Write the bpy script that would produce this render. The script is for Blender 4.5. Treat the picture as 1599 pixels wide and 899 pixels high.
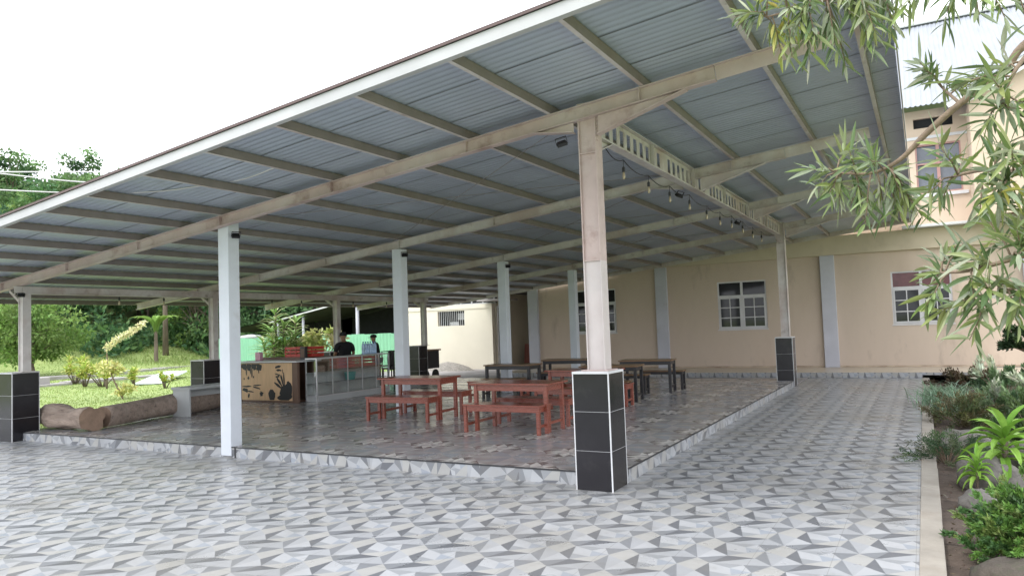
import bpy, math, random
import numpy as np
from mathutils import Vector, Matrix, Quaternion, noise

R = math.radians
rng = np.random.default_rng(7)
random.seed(7)
scene = bpy.context.scene
for o in list(bpy.data.objects):
    bpy.data.objects.remove(o)

# ------------------------------------------------------------------ camera
cam_d = bpy.data.cameras.new("camera"); cam = bpy.data.objects.new("camera", cam_d)
scene.collection.objects.link(cam); scene.camera = cam
cam_d.sensor_width = 36.0; cam_d.lens = 25.8165
cam_d.clip_start = 0.05; cam_d.clip_end = 800
rot = Matrix(((0.871743, 0.057189, 0.486615), (0.488642, -0.028572, -0.872016), (-0.035966, 0.997954, -0.052853)))
cam.matrix_world = Matrix.Translation((0, 0, 1.7)) @ rot.to_4x4()

# ------------------------------------------------------------------ world, sun, exposure
SUN_EL, SUN_AZ = R(58), R(215)          # overcast, bright; azimuth clockwise from +Y
w = bpy.data.worlds.new("World"); scene.world = w; w.use_nodes = True
nt = w.node_tree; nt.nodes.clear()
out = nt.nodes.new('ShaderNodeOutputWorld'); bg = nt.nodes.new('ShaderNodeBackground')
sky = nt.nodes.new('ShaderNodeTexSky'); sky.sky_type = 'NISHITA'; sky.sun_disc = False
sky.sun_elevation = SUN_EL; sky.sun_rotation = SUN_AZ
sky.air_density = 1.0; sky.dust_density = 4.0; sky.ozone_density = 1.0
hsv = nt.nodes.new('ShaderNodeHueSaturation'); hsv.inputs['Saturation'].default_value = 0.16
tc = nt.nodes.new('ShaderNodeTexCoord'); cl = nt.nodes.new('ShaderNodeTexNoise')
cl.inputs['Scale'].default_value = 2.2; cl.inputs['Detail'].default_value = 5
mr = nt.nodes.new('ShaderNodeMapRange'); mr.inputs[1].default_value = .35; mr.inputs[2].default_value = .65
mr.inputs[3].default_value = .55; mr.inputs[4].default_value = .9
mx = nt.nodes.new('ShaderNodeMix'); mx.data_type = 'RGBA'
mx.inputs[7].default_value = (9.0, 9.35, 10.0, 1)      # cloud cover
nt.links.new(tc.outputs['Generated'], cl.inputs['Vector']); nt.links.new(cl.outputs['Fac'], mr.inputs[0])
nt.links.new(sky.outputs[0], hsv.inputs['Color']); nt.links.new(hsv.outputs[0], mx.inputs[6])
nt.links.new(mr.outputs[0], mx.inputs[0]); nt.links.new(mx.outputs[2], bg.inputs[0])
bg.inputs[1].default_value = 0.12
nt.links.new(bg.outputs[0], out.inputs[0])
sun_d = bpy.data.lights.new("sun", 'SUN'); sun = bpy.data.objects.new("sun", sun_d)
scene.collection.objects.link(sun)
sun_d.energy = 0.7; sun_d.angle = R(16); sun_d.color = (1.0, .98, .95)
sd = Vector((math.sin(SUN_AZ) * math.cos(SUN_EL), math.cos(SUN_AZ) * math.cos(SUN_EL), math.sin(SUN_EL)))
sun.rotation_euler = sd.to_track_quat('Z', 'Y').to_euler()
vs = scene.view_settings
vs.view_transform = 'Standard'; vs.look = 'None'; vs.gamma = 1; vs.use_curve_mapping = False
vs.exposure = 1.42

# ------------------------------------------------------------------ helpers
def tag(o, label=None, cat=None, group=None, kind=None):
    if label: o['label'] = label
    if cat: o['category'] = cat
    if group: o['group'] = group
    if kind: o['kind'] = kind
    return o

def thing(name, label, cat, loc=(0, 0, 0), rz=0, group=None):
    o = bpy.data.objects.new(name, None); scene.collection.objects.link(o)
    o.empty_display_size = .2
    o.location = loc; o.rotation_euler = (0, 0, rz)
    return tag(o, label, cat, group)

def copy_tree(o, parent=None):
    c = o.copy(); scene.collection.objects.link(c)
    if parent: c.parent = parent
    for ch in list(o.children): copy_tree(ch, c)
    return c

class MB:
    """collects geometry; build() links it as ONE mesh object"""
    def __init__(s): s.v = []; s.f = []; s.m = []; s.c = []; s.n = 0
    def add(s, vs_, fs, m=0, c=None):
        b = s.n
        s.v.extend([tuple(p) for p in vs_]); s.n += len(vs_)
        for f in fs:
            s.f.append([i + b for i in f]); s.m.append(m); s.c.append(c)
        return s
    def box(s, x0, x1, y0, y1, z0, z1, m=0, c=None):
        vs_ = [(x0, y0, z0), (x1, y0, z0), (x1, y1, z0), (x0, y1, z0), (x0, y0, z1), (x1, y0, z1), (x1, y1, z1), (x0, y1, z1)]
        return s.add(vs_, [(0, 3, 2, 1), (4, 5, 6, 7), (0, 1, 5, 4), (1, 2, 6, 5), (2, 3, 7, 6), (3, 0, 4, 7)], m, c)
    def beam(s, p, q, w_, h, m=0, up=(0, 0, 1)):
        return s.prism([(-w_ / 2, -h / 2), (w_ / 2, -h / 2), (w_ / 2, h / 2), (-w_ / 2, h / 2)], p, q, m, up)
    def prism(s, prof, p, q, m=0, up=(0, 0, 1)):
        p, q, up = Vector(p), Vector(q), Vector(up)
        d = (q - p).normalized(); x = d.cross(up)
        if x.length < 1e-4: x = d.cross(Vector((0, 1, 0)))
        x.normalize(); u = x.cross(d)
        n = len(prof)
        vs_ = [p + x * a + u * b for a, b in prof] + [q + x * a + u * b for a, b in prof]
        fs = [[i, (i + 1) % n, n + (i + 1) % n, n + i] for i in range(n)] + [list(range(n))[::-1], list(range(n, 2 * n))]
        return s.add(vs_, fs, m)
    def tube(s, pts, rad, n=8, m=0, c=None, caps=True):
        pts = [Vector(p) for p in pts]
        if not hasattr(rad, '__len__'): rad = [rad] * len(pts)
        ref = Vector((0.31, 0.17, 0.93)); vs_ = []
        for i, p in enumerate(pts):
            d = (pts[min(i + 1, len(pts) - 1)] - pts[max(i - 1, 0)])
            if d.length < 1e-9: d = Vector((0, 0, 1))
            d.normalize(); a = d.cross(ref)
            if a.length < .05: a = d.cross(Vector((1, 0, 0)))
            a.normalize(); b = d.cross(a)
            for k in range(n):
                t = 2 * math.pi * k / n
                vs_.append(p + (a * math.cos(t) + b * math.sin(t)) * rad[i])
        fs = []
        for i in range(len(pts) - 1):
            for k in range(n):
                fs.append([i * n + k, i * n + (k + 1) % n, (i + 1) * n + (k + 1) % n, (i + 1) * n + k])
        if caps:
            fs.append(list(range(n))[::-1]); fs.append([(len(pts) - 1) * n + k for k in range(n)])
        return s.add(vs_, fs, m, c)
    def lathe(s, prof, cx, cy, cz=0, n=20, m=0):
        vs_ = [(cx + r * math.cos(2 * math.pi * k / n), cy + r * math.sin(2 * math.pi * k / n), cz + z) for r, z in prof for k in range(n)]
        fs = [[i * n + k, i * n + (k + 1) % n, (i + 1) * n + (k + 1) % n, (i + 1) * n + k] for i in range(len(prof) - 1) for k in range(n)]
        fs.append(list(range(n))[::-1]); fs.append([(len(prof) - 1) * n + k for k in range(n)])
        return s.add(vs_, fs, m)
    def build(s, name, mats, parent=None, world=False, smooth=False, bevel=0, sharp=None):
        me = bpy.data.meshes.new(name)
        V = s.v
        if world and parent is not None:
            mi_ = (Matrix.Translation(parent.location) @ parent.rotation_euler.to_matrix().to_4x4()).inverted()
            V = [mi_ @ Vector(p) for p in V]
        me.from_pydata([tuple(p) for p in V], [], s.f)
        if not isinstance(mats, (list, tuple)): mats = [mats]
        for m in mats: me.materials.append(m)
        if any(s.m): me.polygons.foreach_set('material_index', s.m)
        if any(c is not None for c in s.c):
            a = me.color_attributes.new('Col', 'FLOAT_COLOR', 'CORNER')
            arr = []
            for f, c in zip(s.f, s.c):
                c = c or (1, 1, 1)
                arr.extend(list((c[0], c[1], c[2], 1.0)) * len(f))
            a.data.foreach_set('color', arr)
        if smooth: me.polygons.foreach_set('use_smooth', [True] * len(s.f))
        me.update()
        o = bpy.data.objects.new(name, me); scene.collection.objects.link(o)
        if parent is not None: o.parent = parent
        if bevel:
            b = o.modifiers.new('bevel', 'BEVEL'); b.width = bevel; b.segments = 2; b.limit_method = 'ANGLE'
        return o

# ------------------------------------------------------------------ materials
def mat(name, col, rough=.6, var=.12, vscale=3, bump=0, bscale=40, metal=0, attr=False, spec=.5, dirt=None, dirt2=None,
        stretch=(1, 1, 1), transl=0, grout=None, rvar=0, coat=0, planks=None):
    m = bpy.data.materials.new(name); m.use_nodes = True
    t = m.node_tree; N = t.nodes; Lk = t.links; N.clear()
    o = N.new('ShaderNodeOutputMaterial'); p = N.new('ShaderNodeBsdfPrincipled')
    p.inputs['Roughness'].default_value = rough; p.inputs['Metallic'].default_value = metal
    p.inputs['Specular IOR Level'].default_value = spec
    p.inputs['Coat Weight'].default_value = coat
    tc = N.new('ShaderNodeTexCoord'); oi = N.new('ShaderNodeObjectInfo')
    ad = N.new('ShaderNodeVectorMath'); ad.operation = 'ADD'
    Lk.new(tc.outputs['Object'], ad.inputs[0]); Lk.new(oi.outputs['Location'], ad.inputs[1])
    mp = N.new('ShaderNodeMapping'); mp.inputs['Scale'].default_value = stretch; Lk.new(ad.outputs[0], mp.inputs[0])
    vec = mp.outputs[0]
    if attr:
        a = N.new('ShaderNodeAttribute'); a.attribute_name = 'Col'; base = a.outputs['Color']
    else:
        rgb = N.new('ShaderNodeRGB'); rgb.outputs[0].default_value = (*col, 1); base = rgb.outputs[0]
    def noise_(sc, det=6, rg=.6):
        n = N.new('ShaderNodeTexNoise'); n.inputs['Scale'].default_value = sc; n.inputs['Detail'].default_value = det
        n.inputs['Roughness'].default_value = rg; Lk.new(vec, n.inputs['Vector']); return n.outputs['Fac']
    def mrange(x, a_, b_, c_, d_):
        q = N.new('ShaderNodeMapRange'); Lk.new(x, q.inputs[0])
        for i, v_ in enumerate((a_, b_, c_, d_)): q.inputs[i + 1].default_value = v_
        return q.outputs[0]
    def mixc(fac, A, B, mode='MIX'):
        q = N.new('ShaderNodeMix'); q.data_type = 'RGBA'; q.blend_type = mode
        if hasattr(fac, 'links'): Lk.new(fac, q.inputs[0])
        else: q.inputs[0].default_value = fac
        for s_, i in ((A, 6), (B, 7)):
            if hasattr(s_, 'links'): Lk.new(s_, q.inputs[i])
            else: q.inputs[i].default_value = (*s_, 1)
        return q.outputs[2]
    if var:
        v_ = mrange(noise_(vscale), .3, .7, 1 - var, 1 + var)
        cb = N.new('ShaderNodeCombineColor')
        for i in range(3): Lk.new(v_, cb.inputs[i])
        base = mixc(1.0, base, cb.outputs[0], 'MULTIPLY')
    for dd in (dirt, dirt2):
        if dd:
            dc, ds, lo, hi, amt = dd
            base = mixc(mrange(noise_(ds, 8, .65), lo, hi, 0, amt), base, dc)
    if grout:                                     # joint lines of a square tile laid on the XY plane
        pitch, ox, oy, wd, gc, ga = grout
        sx = N.new('ShaderNodeSeparateXYZ'); Lk.new(tc.outputs['Object'], sx.inputs[0]); fs_ = []
        for i, off in ((0, ox), (1, oy)):
            a1 = N.new('ShaderNodeMath'); a1.operation = 'SUBTRACT'; Lk.new(sx.outputs[i], a1.inputs[0]); a1.inputs[1].default_value = off
            a2 = N.new('ShaderNodeMath'); a2.operation = 'PINGPONG'; Lk.new(a1.outputs[0], a2.inputs[0]); a2.inputs[1].default_value = pitch / 2
            a3 = N.new('ShaderNodeMath'); a3.operation = 'LESS_THAN'; Lk.new(a2.outputs[0], a3.inputs[0]); a3.inputs[1].default_value = wd
            fs_.append(a3.outputs[0])
        mxx = N.new('ShaderNodeMath'); mxx.operation = 'MAXIMUM'; Lk.new(fs_[0], mxx.inputs[0]); Lk.new(fs_[1], mxx.inputs[1])
        am = N.new('ShaderNodeMath'); am.operation = 'MULTIPLY'; Lk.new(mxx.outputs[0], am.inputs[0]); am.inputs[1].default_value = ga
        base = mixc(am.outputs[0], base, gc)
    Lk.new(base, p.inputs['Base Color'])
    if rvar: Lk.new(mrange(noise_(vscale * 2.3), .3, .7, max(.03, rough - rvar), min(1, rough + rvar)), p.inputs['Roughness'])
    if bump:
        bn = N.new('ShaderNodeBump'); bn.inputs['Strength'].default_value = bump; bn.inputs['Distance'].default_value = .02
        Lk.new(noise_(bscale, 4), bn.inputs['Height']); Lk.new(bn.outputs[0], p.inputs['Normal'])
    sh = p.outputs[0]
    if transl:
        tr = N.new('ShaderNodeBsdfTranslucent'); Lk.new(base, tr.inputs[0])
        ms = N.new('ShaderNodeMixShader'); ms.inputs[0].default_value = transl
        Lk.new(sh, ms.inputs[1]); Lk.new(tr.outputs[0], ms.inputs[2]); sh = ms.outputs[0]
    Lk.new(sh, o.inputs[0])
    return m

T = 0.511                                         # tile pitch
M = {}
M['tile'] = mat('patterned_tile', (1, 1, 1), .34, .07, 1.1, attr=True, rvar=.12, dirt=((.21, .19, .155), .5, .48, .74, .5),
                grout=(T, -1.975 + .30, 5.037 + .22, .0022, (.16, .155, .145), .55), dirt2=((.20, .185, .16), 2.6, .60, .74, .35))
M['tile_riser'] = mat('riser_tile', (1, 1, 1), .35, .08, 2, attr=True, dirt=((.3, .26, .2), 1.5, .5, .75, .5))
M['tile_in'] = mat('platform_tile', (1, 1, 1), .22, .1, .8, attr=True, rvar=.1, grout=(T, -2.85, 7.2, .0015, (.12, .11, .1), .5))
M['trim_dark'] = mat('dark_edge_trim', (.025, .025, .028), .4, .1)
M['walk'] = mat('walkway_tile', (.55, .48, .38), .3, .1, 1.2, grout=(.4, -2.85, 21.8, .003, (.3, .27, .22), .6))
M['curb'] = mat('concrete_curb', (.31, .28, .24), .85, .16, 3, bump=.25, bscale=60, dirt=((.25, .2, .15), 2.2, .52, .75, .5))
M['soil'] = mat('soil', (.085, .062, .048), .95, .35, 4, bump=.9, bscale=25, dirt=((.17, .13, .1), 7, .55, .7, .6))
M['lawn'] = mat('lawn', (.24, .31, .095), .9, .25, .25, bump=.6, bscale=14, dirt=((.32, .33, .14), .5, .55, .75, .6), dirt2=((.19, .26, .08), 1.7, .5, .7, .6))
M['steel'] = mat('painted_steel', (.56, .525, .505), .5, .12, 3, bump=.05, dirt=((.36, .25, .21), .9, .46, .62, .6), dirt2=((.16, .09, .06), 3.5, .58, .74, .6))
M['steel_pink'] = mat('primed_steel', (.49, .385, .36), .5, .12, 3, bump=.05, dirt=((.56, .51, .49), .8, .48, .68, .7), dirt2=((.2, .10, .075), 2.6, .55, .72, .6))
M['steel_lower'] = mat('pale_lower_steel', (.55, .50, .49), .5, .1, 3, dirt=((.50, .42, .40), .9, .45, .7, .7), dirt2=((.25, .15, .11), 2.8, .6, .78, .5))  # paler tone for the corner column below the joint plate
M['steel_white'] = mat('white_steel', (.52, .52, .54), .45, .08, 2, dirt=((.3, .22, .17), 2.5, .62, .8, .4))
M['purlin'] = mat('purlin_steel', (.225, .192, .185), .55, .14, 4, dirt=((.2, .13, .09), 1.6, .55, .75, .5))
M['sheet'] = mat('zinc_roof_sheet', (.43, .485, .565), .38, .10, .9, metal=.25, dirt=((.22, .21, .2), 1.8, .62, .8, .5))
M['lap_shade'] = mat('painted_lap_shade', (.20, .22, .235), .6, .3, 3)  # dark colour standing in for the shade along the roof laps
M['fascia'] = mat('white_fascia', (.42, .42, .43), .5, .08, 1.5, dirt=((.35, .3, .25), 2, .6, .8, .35))
M['flash'] = mat('brown_flashing', (.09, .055, .05), .5, .15)
M['concrete_white'] = mat('white_painted_concrete', (.62, .65, .70), .6, .06, 1.8, bump=.06, bscale=20, dirt=((.33, .29, .24), 2.4, .63, .82, .4))
M['black_tile'] = mat('black_glazed_tile', (.016, .015, .018), .2, .2, 2, rvar=.06, spec=.3, dirt=((.09, .085, .08), 2.4, .55, .8, .35))
M['white_trim'] = mat('white_trim', (.60, .60, .61), .5, .1, 3, dirt=((.35, .32, .29), 4, .58, .75, .5))
M['cream'] = mat('cream_wall', (.57, .465, .375), .8, .09, .7, bump=.08, bscale=30, dirt=((.42, .325, .25), .7, .47, .72, .6), dirt2=((.25, .19, .15), 1.9, .58, .76, .5), stretch=(1, 1, .35))
M['cream_band'] = mat('cream_band', (.54, .465, .35), .8, .08, 1, dirt=((.36, .3, .22), 1.2, .55, .75, .5))
M['cream_light'] = mat('pale_cream_wall', (.62, .575, .47), .8, .05, .8, bump=.06, dirt=((.45, .4, .32), 1.0, .6, .8, .5))
M['peach'] = mat('peach_wall', (.58, .46, .355), .8, .05, .8, dirt=((.4, .3, .22), 1.0, .6, .8, .5))
M['plinth'] = mat('plinth_paint', (.50, .40, .30), .8, .15, 2, dirt=((.2, .13, .09), 2.6, .48, .66, .75), stretch=(1, 1, 5))
M['pilaster'] = mat('lilac_pilaster', (.50, .50, .55), .7, .07, 1.5, dirt=((.36, .3, .25), 2, .6, .8, .5))
M['win_frame'] = mat('window_frame_white', (.60, .59, .60), .5, .08)
M['win_red'] = mat('window_frame_red', (.40, .22, .20), .5, .1)
M['glass'] = mat('dark_window_glass', (.022, .023, .026), .05, .3, 1.2, spec=.35)
M['glass_sky'] = mat('upper_window_glass', (.12, .135, .16), .06, .25, 1.5, spec=.6)  # sky reflection put into the grey blue pane colour
M['glass_red'] = mat('curtained_glass', (.12, .038, .038), .08, .3, 6, spec=.35)
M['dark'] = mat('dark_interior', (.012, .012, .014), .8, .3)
M['grey_wall'] = mat('grey_wall', (.22, .21, .20), .85, .15, 1.2)
M['green_sheet'] = mat('green_corrugated', (.20, .44, .29), .45, .1, 1.3, dirt=((.2, .3, .22), 1.5, .6, .8, .4))
M['roof_white'] = mat('white_roof_sheet', (.27, .285, .315), .5, .10, 1, stretch=(6, 1, 1))
M['roof_dark'] = mat('dark_roof_sheet', (.05, .048, .05), .7, .2, 1.5)
M['red_wood'] = mat('red_varnished_wood', (.23, .058, .036), .28, .22, 5, stretch=(1, 8, 8), bump=.05, rvar=.08, coat=.15, dirt=((.16, .05, .035), 2.5, .5, .7, .6))
M['dark_wood'] = mat('black_painted_wood', (.020, .019, .022), .4, .25, 6, stretch=(1, 6, 6))
M['brown_top'] = mat('brown_wood_top', (.20, .115, .055), .32, .25, 5, stretch=(1, 9, 9), coat=.1)
M['ply'] = mat('pale_plywood', (.60, .40, .23), .6, .12, 3, stretch=(9, 9, 1))
M['brown_wood'] = mat('brown_wood', (.13, .075, .05), .55, .2, 4, stretch=(6, 6, 1))
M['black_paint'] = mat('black_paint', (.012, .012, .014), .55, .15)
M['counter_top'] = mat('grey_counter_top', (.55, .55, .56), .3, .06)
M['alu'] = mat('aluminium', (.58, .58, .59), .35, .05, metal=.6)
M['alu_panel'] = mat('pale_sliding_panel', (.50, .50, .49), .3, .25, 1.5)
M['grey_panel'] = mat('grey_panel', (.40, .41, .41), .6, .06, 2)
M['crate'] = mat('red_plastic', (.45, .035, .022), .4, .1)
M['teal'] = mat('teal_plastic', (.08, .40, .36), .4, .1)
M['pink'] = mat('pink_plastic', (.55, .30, .38), .5, .1)
M['water'] = mat('bottle_plastic', (.42, .58, .78), .12, .2, 8, spec=.7)
M['cap_blue'] = mat('blue_cap', (.03, .08, .35), .4, .1)
M['log'] = mat('weathered_log', (.31, .24, .195), .9, .3, 3, stretch=(1, 5, 5), bump=1.0, bscale=9, dirt=((.38, .31, .26), 1.3, .5, .68, .7), dirt2=((.08, .06, .05), 4, .56, .70, .75))
M['log_end'] = mat('log_cut_end', (.25, .17, .12), .9, .25, 5, bump=.5, bscale=30)
M['bark'] = mat('bark', (.16, .125, .095), .9, .3, 5, bump=.8, bscale=25, stretch=(1, 1, .3))
M['bark_pale'] = mat('pale_bark', (.34, .29, .23), .9, .25, 4, bump=.5, bscale=20, stretch=(1, 1, .3))
M['twig'] = mat('twig_bark', (.20, .145, .10), .8, .25, 20, bump=.4, bscale=90)
M['leaf'] = mat('leaf', (1, 1, 1), .42, .15, 8, attr=True, transl=.22, spec=.4)
M['leaf_far'] = mat('far_foliage', (1, 1, 1), .6, .18, .35, attr=True, transl=.38, spec=.3)
M['rock'] = mat('rock', (.17, .155, .14), .9, .35, 5, bump=1, bscale=12, dirt=((.07, .075, .05), 3, .5, .7, .7))
M['rock_soil'] = mat('earthy_rock', (.075, .062, .05), .95, .35, 5, bump=1, bscale=18, dirt=((.06, .07, .035), 4, .5, .65, .7))
M['black_plastic'] = mat('black_plastic', (.015, .015, .016), .4, .1)
M['lens'] = mat('lamp_lens', (.55, .57, .58), .15, .05, spec=.7)
M['bulb'] = mat('bulb_glass', (.40, .33, .22), .08, .15, 20, spec=.8)
M['cable_w'] = mat('white_cable', (.62, .60, .60), .5, .05)
M['skin'] = mat('skin', (.26, .14, .085), .5, .08)
M['shirt'] = mat('black_cloth', (.013, .013, .017), .9, .25, 12, bump=.3, bscale=60)
M['jeans'] = mat('blue_cloth', (.10, .13, .19), .9, .2, 20)
M['slab'] = mat('concrete_slab', (.34, .32, .31), .85, .2, 1.5, bump=.3, dirt=((.18, .16, .14), 1, .5, .7, .6))
M['slab_white'] = mat('white_slab', (.72, .76, .82), .7, .05)
M['gravel'] = mat('gravel', (.27, .25, .22), .95, .35, 14, bump=1, bscale=45)
M['red_panel'] = mat('red_brown_panel', (.19, .06, .042), .5, .15, 3)
def clear_glass(name, tint, fac):
    m = bpy.data.materials.new(name); m.use_nodes = True
    t = m.node_tree; N = t.nodes; N.clear()
    o = N.new('ShaderNodeOutputMaterial'); a = N.new('ShaderNodeBsdfTransparent'); a.inputs[0].default_value = (*tint, 1)
    b = N.new('ShaderNodeBsdfGlossy'); b.inputs['Roughness'].default_value = .03
    s = N.new('ShaderNodeMixShader'); s.inputs[0].default_value = fac; t.links.new(a.outputs[0], s.inputs[1]); t.links.new(b.outputs[0], s.inputs[2])
    t.links.new(s.outputs[0], o.inputs[0]); return m
M['case_glass'] = clear_glass('display_glass', (.94, .96, .96), .10)

# ------------------------------------------------------------------ GROUND
def hill(x, y):
    s_ = -.87 * x + .49 * y
    lat = .49 * x + .87 * y
    z = 0
    if s_ > 40: z += min(1, (s_ - 40) / 10) ** 2 * .6
    if s_ > 50: z += (s_ - 50) * .235
    if s_ > 95: z -= (s_ - 95) * .235
    return z
mb = MB()
xs = list(range(-160, 41, 4)); ys = list(range(-24, 141, 4))
for y in ys:
    for x in xs:
        h = hill(x, y)
        mb.v.append((x, y, h - (.03 if x < -13 else .6) + (0.25 * noise.noise(Vector((x * .07, y * .07, 0))) if h > .02 else 0)))
nx = len(xs)
for j in range(len(ys) - 1):
    for i in range(nx - 1):
        a = j * nx + i; mb.f.append([a, a + 1, a + nx + 1, a + nx]); mb.m.append(0); mb.c.append(None)
mb.n = len(mb.v)
ground = mb.build('lawn_ground', M['lawn'], smooth=True); tag(ground, kind='structure')

# far ground sheet out to the horizon
mb = MB(); S_ = 700
mb.add([(-S_, -S_, -.3), (S_, -S_, -.3), (S_, S_, -.3), (-S_, S_, -.3)], [(0, 1, 2, 3)])
tag(mb.build('far_ground', M['lawn']), kind='structure')

# ------------------------------------------------------------------ patterned paving
G = dict(w=(.385, .392, .405), c=(.365, .36, .347), l=(.335, .343, .358), m=(.268, .277, .29), g=(.20, .208, .222), d=(.138, .143, .155), k=(.128, .133, .145), b=(.29, .312, .348))
A1, A2, A3 = (0, 0), (.095, .384), (.255, -.212)
B1, B2, B3 = (.622, -.196), (.702, .18), (.891, -.45)
MM, P8, P9, P13 = (.54, .458), (.405, .267), (.478, 0), (.188, .042)
def up(p, dx=0, dy=1): return (p[0] + dx, p[1] + dy)
TILE = [
    ([A1, A3, A2], 'd'), ([B1, B3, B2], 'g'),
    ([up(B3, -1), up(A3), A2][::-1], 'g'), ([A2, up(A3), up(B1)][::-1], 'k'),
    ([A2, up(B1), up(B3), MM][::-1], 'l'), ([A2, P8, MM], 'm'),
    ([A2, P13, P9, P8], 'w'), ([P13, A3, P9], 'm'), ([A3, B1, B2, P9], 'c'),
    ([P8, B2, MM], 'w'), ([P8, P9, B2], 'b'), ([MM, B2, up(B3)], 'g'),
    ([B2, up(A2, 1, 0), up(B3)], 'c'), ([B2, up(A1, 1, 0), up(A2, 1, 0)], 'c'),
    ([B2, B3, up(A1, 1, 0)], 'l'), ([B3, up(A3, 1, 0), up(A1, 1, 0)], 'w'),
]
def clip(poly, lo, hi, ax):
    for s_, lim in ((1, lo), (-1, hi)):
        o = []
        n = len(poly)
        for i in range(n):
            p, q = poly[i], poly[(i + 1) % n]
            dp, dq = s_ * (p[ax] - lim), s_ * (q[ax] - lim)
            if dp >= 0: o.append(p)
            if (dp > 0) != (dq > 0) and abs(dp - dq) > 1e-12:
                t = dp / (dp - dq)
                if 0 < t < 1: o.append((p[0] + t * (q[0] - p[0]), p[1] + t * (q[1] - p[1])))
        poly = o
        if len(poly) < 3: return []
    return poly
def pattern(mb, tile, x0, x1, y0, y1, ox, oy, place, pitch=T, colf=None, rotf=None, cols=G):
    for i in range(math.floor((x0 - ox) / pitch) - 1, math.ceil((x1 - ox) / pitch) + 1):
        for j in range(math.floor((y0 - oy) / pitch) - 1, math.ceil((y1 - oy) / pitch) + 1):
            jit = 1 + (hash((i * 7349 + j * 9151)) % 100 - 50) / 1100.0
            for poly, cn in tile:
                pp = []
                for u, v in poly:
                    if rotf:
                        k = rotf(i, j)
                        for _ in range(k): u, v = 1 - v, u
                    pp.append((ox + (i + u) * pitch, oy + (j + v) * pitch))
                pp = clip(pp, x0, x1, 0)
                if pp: pp = clip(pp, y0, y1, 1)
                if not pp: continue
                c = cols[cn]
                mb.add([place(*p) for p in pp], [list(range(len(pp)))], 0, tuple(q * jit for q in c))
mb = MB()
flat = lambda z: (lambda x, y: (x, y, z))
pattern(mb, TILE, -24, -.12, -3, 7.2, -1.975, 5.037, flat(0.0))
pattern(mb, TILE, -2.85, -.12, 7.2, 21.8, -1.975, 5.037, flat(0.0))
tag(mb.build('paved_ground', M['tile']), kind='structure')
mb = MB(); mb.box(-16, -2.9, 19.55, 21.8, -.05, .004)       # concrete strip behind the platform
mb.box(-20, -12.9, 21.8, 30, -.05, .006); mb.box(-24, -16, 18.5, 21.8, -.05, .005)
tag(mb.build('service_yard_ground', M['slab']), kind='structure')

# platform
PX0, PX1, PY0, PY1, PZ = -14.3, -2.85, 7.2, 19.5, .15
I = dict(t=(.285, .268, .268), u=(.335, .325, .325), s=(.29, .305, .33), p=(.55, .53, .505), q=(.60, .58, .55), k=(.165, .15, .147), n=(.375, .36, .355))
TIN = [
    ([(0, 0), (.46, 0), (.28, .14)], 'q'), ([(0, 0), (.28, .14), (.14, .28)], 'n'), ([(0, 0), (.14, .28), (0, .46)], 'p'),
    ([(.46, 0), (.72, 0), (.60, .14)], 'k'), ([(.46, 0), (.60, .14), (.28, .14)], 'p'), ([(.28, .14), (.60, .14), (.44, .34)], 'k'),
    ([(.28, .14), (.44, .34), (.14, .28)], 'q'), ([(.14, .28), (.44, .34), (.16, .62)], 'n'), ([(0, .46), (.14, .28), (.16, .62), (0, .7)], 'k'),
    ([(.72, 0), (1, 0), (.60, .14)], 'p'), ([(1, 0), (1, .45), (.60, .14)], 't'), ([(.60, .14), (1, .45), (.44, .34)], 'u'),
    ([(.44, .34), (1, .45), (1, 1), (.7, .72)], 's'), ([(.44, .34), (.7, .72), (.16, .62)], 't'),
    ([(.16, .62), (.7, .72), (.4, 1), (0, 1), (0, .7)], 'u'), ([(.7, .72), (1, 1), (.4, 1)], 'n'),
]
mb = MB()
pattern(mb, TIN, PX0, PX1, PY0, PY1, PX1, PY0, flat(PZ), rotf=lambda i, j: [[0, 1], [3, 2]][j % 2][i % 2], cols=I)
mb2 = mb
tag(mb.build('platform_floor', M['tile_in']), kind='structure')
mb = MB()
rz_ = random.Random(77)
def riser(a, b, z1, place):
    x = a
    while x < b - .01:
        e = min(b, x + rz_.choice((.17, .255, .34, .51))); pattern(mb, TILE, x, e, 0, z1, rz_.uniform(0, .5), rz_.uniform(0, .5), place); x = e
riser(PX0, PX1, PZ - .014, lambda x, z: (x, PY0, z))
riser(PY0, PY1, PZ - .014, lambda y, z: (PX1, y, z))
pattern(mb, TILE, -12.9, 1.3, .08, .146, 0.1, .02, lambda x, z: (x, 21.797, z), pitch=.40)
pattern(mb, TILE, -12.9, -.12, 0, .08, 0.1, .02, lambda x, z: (x, 21.797, z), pitch=.40)
mb.add([(PX0, PY0, 0), (PX0, PY1, 0), (PX0, PY1, PZ - .002), (PX0, PY0, PZ - .002)], [(0, 1, 2, 3)], 0, (.4, .38, .36))
mb.add([(PX0, PY1, 0), (PX1, PY1, 0), (PX1, PY1, PZ - .002), (PX0, PY1, PZ - .002)], [(0, 1, 2, 3)], 0, (.4, .38, .36))
tag(mb.build('platform_riser', M['tile_riser']), kind='structure')
mb = MB()
mb.box(PX0, PX1 + .006, PY0 - .008, PY0, PZ - .014, PZ + .003); mb.box(PX1, PX1 + .008, PY0, PY1, PZ - .014, PZ + .003)
mb.box(-8.60, -8.57, PY0 - .006, PY0 - .001, 0, PZ - .015)
tag(mb.build('platform_edge_trim', M['trim_dark']), kind='structure')
# raised walkway along the building
mb = MB()
mb.box(-12.9, -.12, 21.8, 23.999, 0, .15); mb.box(-.12, 1.3, 21.8, 23.999, .08, .15); mb.box(1.3, 6, 21.9, 23.999, -.2, .13)
tag(mb.build('raised_walkway', M['walk']), kind='structure')
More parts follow.
